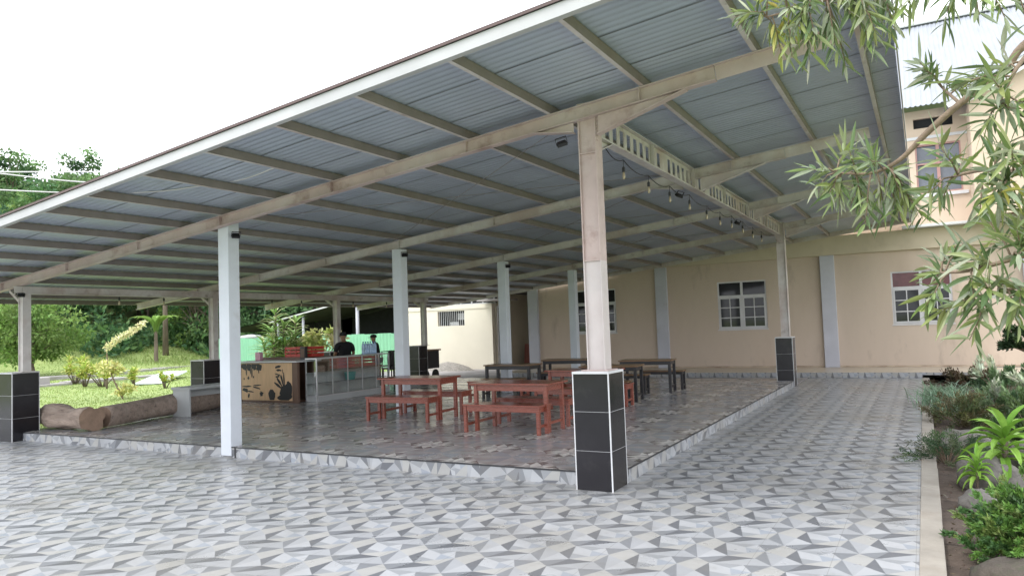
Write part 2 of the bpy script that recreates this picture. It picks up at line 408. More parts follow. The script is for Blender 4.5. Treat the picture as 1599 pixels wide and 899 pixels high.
# kerb and planting bed
mb = MB()
y = -3.0
while y < 21.8:
    l = 1.02
    mb.box(-.12, .035 + random.uniform(-.003, .003), y + .002, min(y + l - .002, 21.79), -.25, .012 + random.uniform(-.002, .002)); y += l
tag(mb.build('planter_kerb', M['curb'], bevel=.006), kind='structure')
mb = MB(); xs = np.arange(.0, 5.01, .12); ys = np.arange(2.4, 24.0, .12)
for y in ys:
    for x in xs:
        d = min(1, x / .3)
        mb.v.append((x, y, -.05 + d * (.05 * noise.noise(Vector((x * 1.7, y * 1.7, 3))) + .02 * noise.noise(Vector((x * 6, y * 6, 1)))) - (.12 if y > 20.5 else 0)))
nx = len(xs)
for j in range(len(ys) - 1):
    for i in range(nx - 1):
        a = j * nx + i; mb.f.append([a, a + 1, a + nx + 1, a + nx]); mb.m.append(0); mb.c.append(None)
mb.n = len(mb.v)
tag(mb.build('planting_bed_soil', M['soil'], smooth=True), kind='structure')

# ------------------------------------------------------------------ PAVILION
RX = -8.8
def zb(x): return 3.265 + .103 * (x - RX)         # rafter underside
RD, PD = .15, .10
ROWS = [7.2, 11.2, 15.2, 19.2]
pav = thing('open_pavilion', 'large open sided pavilion with sloping corrugated metal roof on steel frames and black tiled pedestals', 'pavilion', (-8.5, 13.3, 0))
def W(mb, name, m, **k): return mb.build(name, m, pav, world=True, **k)
# corrugated roof in lapped strips (ribs run down the slope)
X0, X1, Y0, Y1 = -17.1, -.1, 5.08, 23.885
mb = MB(); pitch = .1
def ribz(t):
    t = (t / pitch) % 1
    return .0065 * (0.5 + 0.5 * math.cos(2 * math.pi * t)) ** 1.6
def lapz(u): return 0
y = Y0; k = 0
sh = RD + PD + .004
while y < Y1 - .01:
    ye = min(y + .8, Y1); n = int(round((ye - y) / pitch * 8)); rows = []
    for i in range(n + 1):
        yy = y + (ye - y) * i / n; dz = max(ribz(yy), lapz(yy - y))
        for x in (X0, X1): rows.append((x, yy, zb(x) + sh + dz))
    rows2 = [(x, yy, z + .003) for x, yy, z in rows]
    fs = [[2 * i, 2 * i + 1, 2 * i + 3, 2 * i + 2] for i in range(n)]
    mb.add(rows, fs); mb.add(rows2, [f[::-1] for f in fs])
    mb.add([(X0, y - .016, zb(X0) + sh - .004), (X1, y - .016, zb(X1) + sh - .004), (X1, y + .010, zb(X1) + sh - .002), (X0, y + .010, zb(X0) + sh - .002)], [(0, 1, 2, 3)], 1)  # thin strip under each lap, shade of the groove painted as dark colour
    y = ye; k += 1
W(mb, 'roof_sheet', [M['sheet'], M['lap_shade']], smooth=True)
# purlins: C channels along Y
PURL = [-17.0, -16.2, -15.35, -14.45, -13.45, -12.42, -11.45, -10.5, -9.53, -8.62, -7.55, -6.5, -5.46, -4.43, -3.38, -2.33, -1.22, -.36]
def chan(h, f, t): return [(0, 0), (f, 0), (f, t), (t, t), (t, h - t), (f, h - t), (f, h), (0, h)]
for x in PURL:
    mb = MB(); z = zb(x) + RD + .002
    mb.prism([(-a, b) for a, b in chan(PD - .004, .045, .006)], (x, 5.13, z), (x, Y1 - .03, z))
    for i in (0, 1, 2): mb.m[i] = 1                     # bottom flange paler: light bounced off the floor, put into its colour
    W(mb, 'purlin', [M['purlin'], M['steel']])
# rafters: I beams down the slope with stiffener plates
def ibeam(w_, h, tf, tw):
    return [(-w_ / 2, 0), (w_ / 2, 0), (w_ / 2, tf), (tw / 2, tf), (tw / 2, h - tf), (w_ / 2, h - tf), (w_ / 2, h), (-w_ / 2, h), (-w_ / 2, h - tf), (-tw / 2, h - tf), (-tw / 2, tf), (-w_ / 2, tf)]
for r, y in enumerate(ROWS):
    mb = MB(); xa, xb = -16.75, -.5
    yy = y - .10 if r == 0 else y
    mb.prism(ibeam(.10, RD, .010, .008), (xa, yy, zb(xa)), (-1.62, yy, zb(-1.62)))
    mb.prism([(-.004, 0), (.004, 0), (.004, RD - .01), (.05, RD - .01), (.05, RD), (-.05, RD), (-.05, RD - .01), (-.004, RD - .01)], (-1.615, yy, zb(-1.62)), (xb, yy, zb(xb)))
    for i, x in enumerate(PURL[3:-2]):
        if i % 2 == 0: mb.box(x - .06, x - .052, yy - .05, yy + .05, zb(x) + .01, zb(x) + RD - .01)
    # haunches at the girder and concrete columns
    for (xc, dx, ln) in ((-2.86, 1, .95), (-3.14, -1, .45)):
        x2 = xc + dx * ln
        a = Vector((xc, yy, zb(xc) - .004)); b = Vector((x2, yy, zb(x2) - .004)); c = Vector((xc, yy, zb(xc) - (.20 if dx > 0 else .11)))
        t = Vector((0, .004, 0))
        mb.add([a - t, b - t, c - t, a + t, b + t, c + t], [(0, 1, 2), (5, 4, 3), (0, 3, 4, 1), (1, 4, 5, 2), (2, 5, 3, 0)])
        mb.beam(c, b, .10, .010)
    W(mb, 'rafter', M['steel_pink'] if r == 0 else M['steel'])
# eave beam over the left posts
mb = MB(); mb.prism(ibeam(.09, .14, .01, .008), (-13.95, 7.0, zb(-13.95) - .145), (-13.95, 19.4, zb(-13.95) - .145)); W(mb, 'eave_beam', M['steel'])
# castellated girder between the right columns
for a, b in zip(ROWS[:-1], ROWS[1:]):
    pass
mb = MB(); gx = -3.0; gz0, gz1 = 3.71, 4.02; ya, yb = 7.3, 19.1
mb.box(gx - .06, gx + .06, ya, yb, gz0, gz0 + .012); mb.box(gx - .06, gx + .06, ya, yb, gz1 - .012, gz1)
mb.box(gx - .004, gx + .004, ya, yb, gz0 + .012, gz0 + .06); mb.box(gx - .004, gx + .004, ya, yb, gz1 - .06, gz1 - .012)
y = ya; i = 0
while y < yb - .05:
    wpost = .10 if i % 9 else .34
    mb.box(gx - .004, gx + .004, y, min(y + wpost, yb), gz0 + .06, gz1 - .06); y += wpost + .13; i += 1
for y in ROWS[1:3]:
    mb.box(gx - .058, gx - .05, y - .06, y + .06, gz0 + .013, gz1 - .013); mb.box(gx + .05, gx + .058, y - .06, y + .06, gz0 + .013, gz1 - .013)
    mb.box(gx + .006, gx + .05, y + .05, y + .058, gz0 + .013, gz1 - .013); mb.box(gx + .006, gx + .05, y - .058, y - .05, gz0 + .013, gz1 - .013)
for y in (9.2, 13.2, 17.2):
    mb.box(gx + .006, gx + .055, y - .005, y + .005, gz0 + .013, gz1 - .013)
W(mb, 'girder', M['steel'])
# haunch under the girder at the columns
for yc, s_ in ((7.31, 1), (19.09, -1)):
    mb = MB()
    a, b, c = (gx, yc, gz0 - .003), (gx, yc + s_ * .42, gz0 - .003), (gx, yc, gz0 - .16)
    t = Vector((.004, 0, 0)); a, b, c = map(Vector, (a, b, c))
    mb.add([a - t, b - t, c - t, a + t, b + t, c + t], [(0, 1, 2), (5, 4, 3), (0, 3, 4, 1), (1, 4, 5, 2), (2, 5, 3, 0)])
    mb.beam(c, b, .1, .01)
    W(mb, 'girder_bracket', M['steel'])
# thin diagonal tie rods under the purlins
for a, b in zip(ROWS[:-1], ROWS[1:]):
    for xa, xb in ((-8.8, -3.2), (-3.2, -8.8), (-14.0, -8.8)):
        mb = MB(); mb.tube([(xa, a + .1, zb(xa) + RD - .02), (xb, b - .1, zb(xb) + RD - .02)], .004, 6); W(mb, 'tie_rod', M['purlin'])
# steel H columns + black tiled pedestals
def pedestal(x, y, wx=.40, wy=.42, h=1.2):
    mb = MB(); x0, x1, y0, y1 = x - wx / 2, x + wx / 2, y - wy / 2, y + wy / 2
    g = .004; th = h / 3
    for i in range(3):
        mb.box(x0, x1, y0, y1, i * th + g / 2, (i + 1) * th - g / 2 - (.012 if i == 2 else 0))
    p = W(mb, 'pedestal', M['black_tile'], bevel=.002)
    mb = MB()
    mb.box(x0 + .004, x1 - .004, y0 + .004, y1 - .004, .004, h - .014)
    e = .009
    for cx in (x0, x1):
        for cy in (y0, y1):
            sx, sy = (1 if cx == x1 else -1), (1 if cy == y1 else -1)
            mb.box(min(cx - sx * e, cx + sx * .003), max(cx - sx * e, cx + sx * .003), min(cy - sy * e, cy + sy * .003), max(cy - sy * e, cy + sy * .003), 0, h - .012)
    mb.box(x0 - .004, x1 + .004, y0 - .004, y1 + .004, h - .012, h + .012)
    q = mb.build('pedestal_trim', M['white_trim'], p); q.matrix_parent_inverse = Matrix(); q.location = (-pav.location.x, -pav.location.y, 0)
def hcol(x, y, zt, d=.20, b=.17, name='steel_column', m=None, plate=True, z0=1.2, m2=None):
    mb = MB(); t = .012
    yw = y - b * .30
    for za, zc, mi_ in ((z0, 2.362, 1), (2.362, zt, 0)):
        mb.box(x - d / 2, x - d / 2 + t, y - b / 2, y + b / 2, za, zc, mi_); mb.box(x + d / 2 - t, x + d / 2, y - b / 2, y + b / 2, za, zc, mi_)
        mb.box(x - d / 2 + t, x + d / 2 - t, yw - .004, yw + .004, za, zc - (.02 if mi_ == 0 else 0), mi_)
    if plate:
        mb.box(x - d / 2 + t, x + d / 2 - t, y - b / 2 + .005, yw - .004, 2.36, 2.372)
        mb.box(x - d / 2 + t, x + d / 2 - t, y - b / 2 + .005, yw - .004, 3.50, 3.512)
        mb.box(x - d / 2 - .003, x + d / 2 + .003, y - b / 2, y + b / 2, zt, zt + .012)
        for sx in (-1, 1):
            for z in np.arange(3.62, 4.0, .055):
                mb.box(x + sx * (d / 2 + .001), x + sx * (d / 2 + .014), y - b / 2 + .02, y - b / 2 + .04, z, z + .022)
    mb.box(x - d / 2 - .05, x + d / 2 + .05, y - b / 2 - .05, y + b / 2 + .05, z0 + .013, z0 + .025)
    W(mb, name, [m or M['steel'], m2 or m or M['steel']])
for x, y in ((-3.03, 7.22), (-3.03, 19.2)):
    pedestal(x, y)
hcol(-3.0, 7.2, 4.03, m=M['steel_pink'], m2=M['steel_lower']); hcol(-3.0, 19.2, 4.03)
for y in ROWS:
    pedestal(-14.28, y + .05 if y < 8 else y, .44, .46)
    hcol(-14.0, y, zb(-14) - .003, d=.15, b=.14, plate=False)
    mb = MB(); mb.beam((-14.1, y, zb(-14) - .28), (-14.45, y, zb(-14.45) - .005), .06, .05); W(mb, 'knee_brace', M['steel'])
# concrete columns
for i, y in enumerate(ROWS):
    mb = MB(); x = -8.755; yc = y + .085
    zt = zb(x) - .003 if i else zb(x) + .13
    mb.box(x - .11, x + .10, yc - .10, yc + .10, (.155 if i else .02), zt)
    W(mb, 'concrete_column', M['concrete_white'], bevel=.008)
# fascia and flashing along the front and right edges
mb = MB(); yf = 5.1
def slab_x(mb, xa, xb, y0, y1, z0, z1):
    mb.add([(xa, y0, zb(xa) + z0), (xb, y0, zb(xb) + z0), (xb, y1, zb(xb) + z0), (xa, y1, zb(xa) + z0),
            (xa, y0, zb(xa) + z1), (xb, y0, zb(xb) + z1), (xb, y1, zb(xb) + z1), (xa, y1, zb(xa) + z1)],
           [(0, 3, 2, 1), (4, 5, 6, 7), (0, 1, 5, 4), (1, 2, 6, 5), (2, 3, 7, 6), (3, 0, 4, 7)])
slab_x(mb, -17.15, -.06, 5.06, 5.075, RD - .004, RD + PD + .004); slab_x(mb, -17.15, -.06, 5.0755, 5.128, RD - .004, RD - .0005)
mb.box(-.09, -.075, 5.13, 23.8, zb(-.1) + RD, zb(-.1) + RD + PD)
W(mb, 'fascia', M['fascia'])
mb = MB(); slab_x(mb, -17.17, -.04, 5.04, 5.2, RD + PD + .028, RD + PD + .034); slab_x(mb, -17.17, -.04, 5.04, 5.046, RD + PD + .006, RD + PD + .027)
W(mb, 'roof_flashing', M['flash'])
mb = MB(); slab_x(mb, -17.1, -.1, 23.872, 23.893, RD - .03, RD + PD + .04); W(mb, 'rear_gutter', M['steel'])

# ------------------------------------------------------------------ floodlights, string lights, cables
fl = thing('flood_light', 'black floodlight under the front rafter beside the corner steel column', 'floodlight', (-3.28, 7.08, 3.66), R(20), 'floodlights on the pavilion columns')
mb = MB()
mb.prism([(-.09, -.02), (.09, -.02), (.09, .015), (.07, .04), (-.07, .04), (-.09, .015)], (0, -.055, -.05), (0, .055, -.05), up=(0, .5, 1))
for k in range(-3, 4): mb.box(k * .02 - .003, k * .02 + .003, -.04, .04, -.013, .004)
mb.build('lamp_body', M['black_plastic'], fl)
mb = MB(); mb.box(-.075, .075, -.045, .045, -.0755, -.0705); mb.build('lamp_lens', M['lens'], fl)
mb = MB(); mb.box(-.1, -.092, -.012, .012, -.06, .07); mb.box(.092, .1, -.012, .012, -.06, .07); mb.box(-.1, .1, -.012, .012, .07, .078); mb.build('lamp_bracket', M['black_plastic'], fl)
fl.rotation_euler = (R(38), R(-15), R(25)); fl.scale = (.62, .62, .62)
for (p, e, lab) in (((-8.57, 7.26, 3.17), (R(50), 0, R(60)), 'floodlight on the first white concrete column at the front edge'),
                    ((-13.84, 7.05, 2.58), (R(70), 0, R(40)), 'floodlight beside the far left front steel post'),
                    ((-8.57, 11.2, 3.16), (R(50), 0, R(30)), 'floodlight on the second white concrete column from the front'),
                    ((-8.57, 15.2, 3.16), (R(50), 0, R(30)), 'floodlight on the third white concrete column behind the tables'),
                    ((-3.13, 10.95, 3.62), (R(35), R(10), R(60)), 'black floodlight under the girder nearest the corner column'),
                    ((-3.13, 14.95, 3.62), (R(35), R(10), R(60)), 'black floodlight under the girder farther from the corner column')):
    c = copy_tree(fl); c.location = p; c.rotation_euler = e; c['label'] = lab
def string_lights(pts, label, sag=.06, name='string_lights', ext=()):
    t = thing(name, label, 'string lights', pts[0])
    line = []
    ap = list(ext[:1]) + list(pts) + list(ext[1:])
    for a, b in zip(ap[:-1], ap[1:]):
        a, b = Vector(a), Vector(b)
        for k in range(6):
            u = k / 6; p = a.lerp(b, u); p.z -= sag * 4 * u * (1 - u); line.append(p)
    line.append(Vector(ap[-1]))
    mb = MB(); mb.tube(line, .006, 6); mb.build('cable', M['black_plastic'], t, world=True)
    for p in pts:
        mb = MB(); mb.tube([(p[0], p[1], p[2]), (p[0], p[1], p[2] - .09)], .004, 5)
        mb.lathe([(.012, -.15), (.02, -.148), (.02, -.10), (.012, -.085)], *p[:2], p[2], 10)
        mb.build('bulb_socket', M['black_plastic'], t, world=True)
        mb = MB(); mb.lathe([(.005, -.245), (.013, -.238), (.019, -.215), (.017, -.187), (.012, -.152)], *p[:2], p[2], 12)
        mb.build('bulb', M['bulb'], t, world=True, smooth=True)
    return t
string_lights([(-3.15, y, z) for y, z in ((8.6, 3.72), (9.55, 3.68), (10.5, 3.68), (11.55, 3.70), (12.6, 3.66), (13.55, 3.66), (14.5, 3.70), (15.5, 3.70), (16.5, 3.68), (17.5, 3.68))],
              'festoon of clear hanging bulbs on a black cable beneath the girder', ext=((-3.1, 7.9, 3.72), (-3.1, 18.6, 3.7)))
string_lights([(-14.2, y, 2.67) for y in (9.1, 10.1, 13.1, 14.1, 16.1, 17.6)],
              'festoon of hanging bulbs along the low left eave of the pavilion', ext=((-14.1, 7.3, 2.68), (-14.1, 19.0, 2.68)))
for pts, lab in (([(-12.0, 3.1, 3.9), (-10.32, 4.43, 3.85), (-9.77, 4.74, 3.82), (-8.47, 5.81, 3.81), (-7.6, 6.3, 3.66), (-6.75, 6.32, 3.73)], 'topmost thin white cable strung in from the left to the roof'),
                 ([(-12.0, 3.1, 4.1), (-10.31, 4.43, 3.89), (-9.77, 4.74, 3.80), (-9.04, 5.30, 3.69), (-8.45, 5.8, 3.68), (-7.5, 6.14, 3.66)], 'sagging white cable second from the top at the left roof edge'),
                 ([(-12.0, 3.1, 3.75), (-10.33, 4.44, 3.65), (-9.78, 4.75, 3.60), (-9.0, 5.35, 3.55), (-8.3, 5.85, 3.56), (-7.7, 6.18, 3.63)], 'lowest white cable crossing the left roof edge')):
    P = [Vector(p) for p in pts]; sm = []
    for i in range(len(P) - 1):
        p0, p1, p2, p3 = P[max(i - 1, 0)], P[i], P[i + 1], P[min(i + 2, len(P) - 1)]
        for k in range(6):
            u = k / 6
            sm.append(.5 * ((2 * p1) + (-p0 + p2) * u + (2 * p0 - 5 * p1 + 4 * p2 - p3) * u * u + (-p0 + 3 * p1 - 3 * p2 + p3) * u ** 3))
    sm.append(P[-1])
    mb = MB(); mb.tube(sm, .008, 6); o = mb.build('overhead_cable', M['cable_w'], smooth=True)
    tag(o, lab, 'cable', 'white cables strung to the roof')

# ------------------------------------------------------------------ CREAM BUILDING
bd = thing('cream_building', 'two storey cream building with lilac pilasters and white framed windows behind the pavilion', 'building', (-4, 24, 0))
def Bp(mb, name, m, **k): return mb.build(name, m, bd, world=True, **k)
WY = 24.0; WINX = [-10.05, -5.03, -.02, 4.9]; ww, wz0, wz1 = .76, 1.37, 2.90
mb = MB(); xa = -12.7
for wx in WINX:
    mb.box(xa, wx - ww, WY, WY + .2, .15, 3.5)
    mb.box(wx - ww, wx + ww, WY, WY + .2, .15, wz0); mb.box(wx - ww, wx + ww, WY, WY + .2, wz1, 3.5); xa = wx + ww
mb.box(xa, 7.5, WY, WY + .2, -.2, 3.5); mb.box(-12.7, -12.5, WY + .2, 34, 0, 4.0)
Bp(mb, 'wall', M['cream'])
mb = MB(); mb.box(-12.7, 7.5, WY - .012, WY - .002, .152, .20); Bp(mb, 'skirting', M['plinth'])
mb = MB(); mb.box(-12.7, 5.66, WY + .001, WY + .2, -.5, .149); Bp(mb, 'foundation', M['grey_wall'])
mb = MB(); mb.box(-12.72, 7.5, WY - .10, WY + .3, 3.502, 4.08)
Bp(mb, 'lintel_band', M['cream_band'], bevel=.01)
mb = MB(); mb.box(-7.05, -7.02, WY - .104, WY - .1005, 3.56, 3.95); Bp(mb, 'band_crack', M['dark'])
mb = MB(); mb.box(-.4, 7.5, WY - .42, WY + .3, 4.083, 4.16); Bp(mb, 'eave_slab', M['white_trim'], bevel=.01)
for x in (-12.5, -7.63, -2.46, 2.6):
    mb = MB(); mb.box(x - .2, x + .2, WY - .11, WY - .0025, .153, 3.5); Bp(mb, 'pilaster', M['pilaster'], bevel=.008)
for i, wx in enumerate(WINX):
    mb = MB(); f = .045; y0, y1 = WY + .03, WY + .10
    zt = 2.42
    mb.box(wx - ww, wx - ww + f, y0, y1, wz0, wz1); mb.box(wx + ww - f, wx + ww, y0, y1, wz0, wz1)
    mb.box(wx - ww + f, wx + ww - f, y0, y1, wz1 - f, wz1); mb.box(wx - ww + f, wx + ww - f, y0, y1, wz0, wz0 + f)
    mb.box(wx - .035, wx + .035, y0 - .005, y1, wz0 + f, wz1 - f)
    for s_ in (-1, 1):
        xi, xo = sorted((wx + s_ * .035, wx + s_ * (ww - f)))
        mb.box(xi, xo, y0, y1, zt - .035, zt + .035)
        lo, hi = wz0 + f, zt - .035
        mb.box(xi, xi + .04, y0 - .02, y0 - .002, lo, hi); mb.box(xo - .04, xo, y0 - .02, y0 - .002, lo, hi)
        mb.box(xi + .04, xo - .04, y0 - .02, y0 - .002, lo, lo + .04); mb.box(xi + .04, xo - .04, y0 - .02, y0 - .002, hi - .04, hi)
        xm = (xi + xo) / 2; mb.box(xm - .014, xm + .014, y0 - .018, y0 - .004, lo + .04, hi - .04)
        for q in (1, 2):
            zq = lo + (hi - lo) * q / 3
            mb.box(xi + .04, xm - .014, y0 - .018, y0 - .004, zq - .014, zq + .014); mb.box(xm + .014, xo - .04, y0 - .018, y0 - .004, zq - .014, zq + .014)
    fr = Bp(mb, 'window', M['win_frame'])
    mb = MB()
    lo, hi = wz0 + f, wz1 - f
    for s_ in (-1, 1):
        xi, xo = sorted((wx + s_ * .036, wx + s_ * (ww - f - .001)))
        mb.box(xi, xo, WY + .045, WY + .055, lo, 2.384); mb.box(xi, xo, WY + .06, WY + .07, 2.456, hi, 1 if i == 2 else 0)
    mb.box(wx - ww, wx + ww, WY + .5, WY + .52, wz0 - .3, wz1 + .3)
    q = mb.build('pane', [M['glass'], M['glass_red']], fr); q.location = (4, -24, 0)
    mb = MB(); mb.box(wx - ww - .03, wx + ww + .03, WY - .02, WY - .003, wz0 - .035, wz0 - .004); Bp(mb, 'window_sill', M['win_frame'], bevel=.004)
# upper storey
UY = 24.1
mb = MB(); ux = [(.05, 1.18, 5.09, 6.50), (.07, 1.03, 6.98, 7.26)]
mb.box(-12.7, .05, UY, UY + .2, 4.085, 7.5); mb.box(1.18, 7.5, UY, UY + .2, 4.085, 7.5)
mb.box(.05, 1.18, UY, UY + .2, 4.085, 5.09); mb.box(.05, 1.18, UY, UY + .2, 6.5, 6.98); mb.box(.05, 1.18, UY, UY + .2, 7.26, 7.5)
mb.box(1.03, 1.18, UY, UY + .2, 6.98, 7.26)
mb.box(-12.7, -12.5, UY + .2, 34, 4.005, 7.5)
Bp(mb, 'upper_wall', M['peach'])
mb = MB(); mb.box(-12.7, 7.5, UY - .03, UY - .002, 6.66, 6.74); mb.box(-.05, 1.3, UY - .06, UY - .002, 4.98, 5.07); Bp(mb, 'moulding', M['white_trim'])
mb = MB(); mb.box(.05, 1.03, UY + .12, UY + .14, 6.9, 7.3); Bp(mb, 'roof_vent', M['dark'])
mb = MB(); y0, y1 = UY + .03, UY + .1
for xa, xb in ((.05, .61), (.61, 1.18)):
    mb.box(xa, xa + .04, y0, y1, 5.09, 6.5); mb.box(xb - .04, xb, y0, y1, 5.09, 6.5)
    for z in (5.09, 5.92, 6.46): mb.box(xa + .04, xb - .04, y0, y1, z, z + .04)
fr = Bp(mb, 'upper_window', M['win_red'])
mb = MB(); mb.box(.05, 1.18, UY + .12, UY + .13, 5.09, 6.5); q = mb.build('pane', M['glass_sky'], fr); q.location = (4, -24, 0)
# roof: corrugated white slope, ribs up the slope
mb = MB(); xa, xb = -13.2, 8.0; n = int((xb - xa) / .0173); rows = []
for i in range(n + 1):
    x = xa + (xb - xa) * i / n; dz = .03 * (.5 + .5 * math.cos(2 * math.pi * x / .13)) ** 2
    rows += [(x, 23.4, 7.46 + dz), (x, 30, 12.0 + dz)]
fs = [[2 * i, 2 * i + 2, 2 * i + 3, 2 * i + 1] for i in range(n)]
mb.add(rows, fs); mb.add([(a, b, c - .01) for a, b, c in rows], [f[::-1] for f in fs])
mb.add([(xa, 30, 11.99), (xb, 30, 11.99), (xb, 36.5, 7.46), (xa, 36.5, 7.46)], [(0, 1, 2, 3)])
Bp(mb, 'roof', M['roof_white'], smooth=True)
mb = MB(); mb.box(xa, xb, 29.85, 30.15, 12.0, 12.06); Bp(mb, 'ridge_cap', M['grey_panel'])
# projecting gable at the right with white bargeboards
mb = MB(); gy = 22.6
mb.add([(1.35, gy, 4.165), (7, gy, 4.165), (7, gy, 7.0), (4.2, gy, 8.6), (1.35, gy, 7.25), (1.35, 24.09, 4.165), (1.35, 24.09, 7.25), (4.2, 28, 8.6)], [(0, 1, 2, 3, 4), (0, 4, 6, 5), (4, 3, 7, 6)])
Bp(mb, 'gable_wall', M['peach'])
mb = MB(); mb.beam((.85, gy - .2, 7.12), (4.2, gy - .2, 8.85), .05, .16); mb.beam((.98, gy - .24, 6.98), (4.2, gy - .24, 8.62), .04, .08); mb.beam((4.2, gy - .2, 8.85), (7.4, gy - .2, 7.2), .05, .16)
Bp(mb, 'bargeboard', M['white_trim'])
mb = MB(); mb.add([(.8, gy - .25, 7.18), (4.2, gy - .25, 8.95), (4.2, 28, 8.95), (.8, 28, 7.18), (7.4, gy - .25, 7.28), (7.4, 28, 7.28)], [(0, 1, 2, 3), (1, 4, 5, 2)]); Bp(mb, 'gable_roof', M['roof_white'])

# ------------------------------------------------------------------ OUTBUILDING
ob = thing('outbuilding', 'low pale cream outbuilding with small barred window and dark clerestory strip', 'outbuilding', (-17.5, 26, 0))
def Op(mb, name, m, **k): return mb.build(name, m, ob, world=True, **k)
mb = MB(); x0, x1, xw0, xw1, z0, z1 = -19.9, -15.5, -18.22, -16.85, 1.84, 2.46
mb.box(x0, xw0, 26, 26.2, 0, 2.7); mb.box(xw1, x1, 26, 26.2, 0, 2.7); mb.box(xw0, xw1, 26, 26.2, 0, z0); mb.box(xw0, xw1, 26, 26.2, z1, 2.7)
mb.box(x1 - .2, x1, 26.31, 26.45, 0, 3.345); mb.box(x1 - .2, x1, 27.3, 31, 0, 3.345); mb.box(x1 - .2, x1, 26.45, 27.3, 2.55, 3.345); mb.box(x0, x0 + .2, 26.31, 31, 0, 3.345); mb.box(x0, x1, 31, 31.2, 0, 3.345)
Op(mb, 'wall', M['cream_light'])
mb = MB(); mb.box(x0, x1 + .02, 25.97, 25.998, 2.52, 2.60); Op(mb, 'cornice', M['cream_light'])
mb = MB(); mb.box(x0 + .2, x1 - .25, 26.6, 26.62, .1, 2.7); mb.box(x1 - .5, x1 - .48, 26.3, 27.4, 0, 2.6); Op(mb, 'dark_interior', M['dark'])
mb = MB()
for k in range(14):
    x = xw0 + .05 + k * (xw1 - xw0 - .1) / 13; mb.tube([(x, 26.08, z0), (x, 26.08, z1)], .012, 6)
Op(mb, 'window_bars', M['alu'])
mb = MB(); mb.box(-17.35, -16.95, 26.25, 26.27, 2.08, 2.36); mb.box(-17.75, -17.3, 26.24, 26.26, z0, 2.0); Op(mb, 'stored_box', M['grey_panel'])
mb = MB(); mb.box(x0 - .3, x1 + .1, 26.25, 26.3, 2.7, 3.35)
Op(mb, 'clerestory', M['dark'])
mb = MB()
for k in range(9):
    x = x0 + k * .55; mb.box(x - .03, x + .03, 26.2, 26.248, 2.7, 3.35)
mb.box(x0 - .3, x1 + .1, 26.17, 26.24, 2.70, 2.75)
Op(mb, 'mullion', M['grey_panel'])
mb = MB(); mb.box(x0 - .6, x1 + 2.7, 25.9, 31.5, 3.35, 3.47); Op(mb, 'roof', M['roof_dark'])
mb = MB(); mb.box(-15.4, -12.72, 24.35, 31.5, 3.1, 3.345); Op(mb, 'passage_roof', M['roof_dark'])
mb = MB(); mb.box(-15.85, -14.6, 25.4, 26.6, 2.78, 2.86); Op(mb, 'canopy_slab', M['slab'])
mb = MB(); mb.tube([(-15.65, 25.85, 2.87), (-15.65, 25.85, 3.4)], .075, 12); Op(mb, 'drain_pipe', M['white_trim'], smooth=True)
mb = MB()
for k in range(7): mb.box(-15.498, -15.46, 26.45, 27.3, 1.98 + k * .085, 2.02 + k * .085)
mb.box(-15.498, -15.45, 26.40, 26.45, 0, 2.6); mb.box(-15.498, -15.45, 27.3, 27.35, 0, 2.6); Op(mb, 'door_louvre', M['white_trim'])
mb = MB(); mb.box(-15.5, -12.72, 30, 30.2, 0, 3.34); mb.box(-15.5, -12.72, 29.96, 29.998, 1.02, 1.06); Op(mb, 'passage_wall', M['grey_wall'])
mb = MB(); mb.add([(-16.2, 29.6, .02), (-15.55, 29.6, .02), (-15.55, 29.75, .95), (-16.2, 29.75, .95), (-16.2, 29.56, .02), (-15.55, 29.56, .02), (-15.55, 29.71, .95), (-16.2, 29.71, .95)], [(0, 1, 2, 3), (7, 6, 5, 4), (0, 4, 5, 1), (1, 5, 6, 2), (2, 6, 7, 3), (3, 7, 4, 0)])
mb.v = [(a + 1.05, b - 1.6, c) for a, b, c in mb.v]
tag(mb.build('leaning_panel', M['red_panel']), 'red brown wooden panel leaning in the dark passage beside the pilaster', 'panel')
# gravel heap
mb = MB(); n = 22
for j in range(8):
    for k in range(n):
        a = 2 * math.pi * k / n; r = (7 - j) / 7
        mb.v.append((-17.2 + 1.25 * r * math.cos(a) * (1 + .15 * noise.noise(Vector((math.cos(a) * 2, math.sin(a) * 2, j)))), 25.2 + .55 * r * math.sin(a), .36 * (1 - r ** 1.5) + .04 * noise.noise(Vector((k * .9, j * .9, 4))) * r))
mb.n = len(mb.v)
for j in range(7):
    for k in range(n): mb.f.append([j * n + k, j * n + (k + 1) % n, (j + 1) * n + (k + 1) % n, (j + 1) * n + k]); mb.m.append(0); mb.c.append(None)
tag(mb.build('gravel_heap', M['gravel'], smooth=True), 'low heap of grey gravel at the foot of the pale outbuilding', 'gravel heap')

# ------------------------------------------------------------------ GREEN FENCE, SHEDS
fe = thing('corrugated_fence', 'bright green corrugated metal fence in front of the dark shed', 'fence', (-27, 27, 0))
mb = MB(); xa, xb = -33.8, -19.95; n = int((xb - xa) / .05); rows = []
for i in range(n + 1):
    x = xa + (xb - xa) * i / n; dy = .02 * math.cos(2 * math.pi * x / .2) + (.03 if int(x / .8) % 2 else 0)
    rows += [(x, 27 + dy, 0), (x, 27 + dy, 1.60 + .02 * (int(x / .8) % 2))]
mb.add(rows, [[2 * i, 2 * i + 2, 2 * i + 3, 2 * i + 1] for i in range(n)]); mb.build('fence_sheet', M['green_sheet'], fe, world=True)
mb = MB()
for x in np.arange(xa, xb, 2.4): mb.box(x - .04, x + .04, 27.06, 27.14, 0, 1.62)
mb.build('fence_post', M['brown_wood'], fe, world=True)
sd1 = thing('dark_shed', 'big dark open shed with sloping black roof behind the green fence', 'shed', (-25, 32, 0))
mb = MB()
mb.add([(-30.4, 28, 2.40), (-19.0, 28, 4.25), (-19.0, 37, 4.4), (-30.4, 37, 2.55)], [(0, 1, 2, 3)])
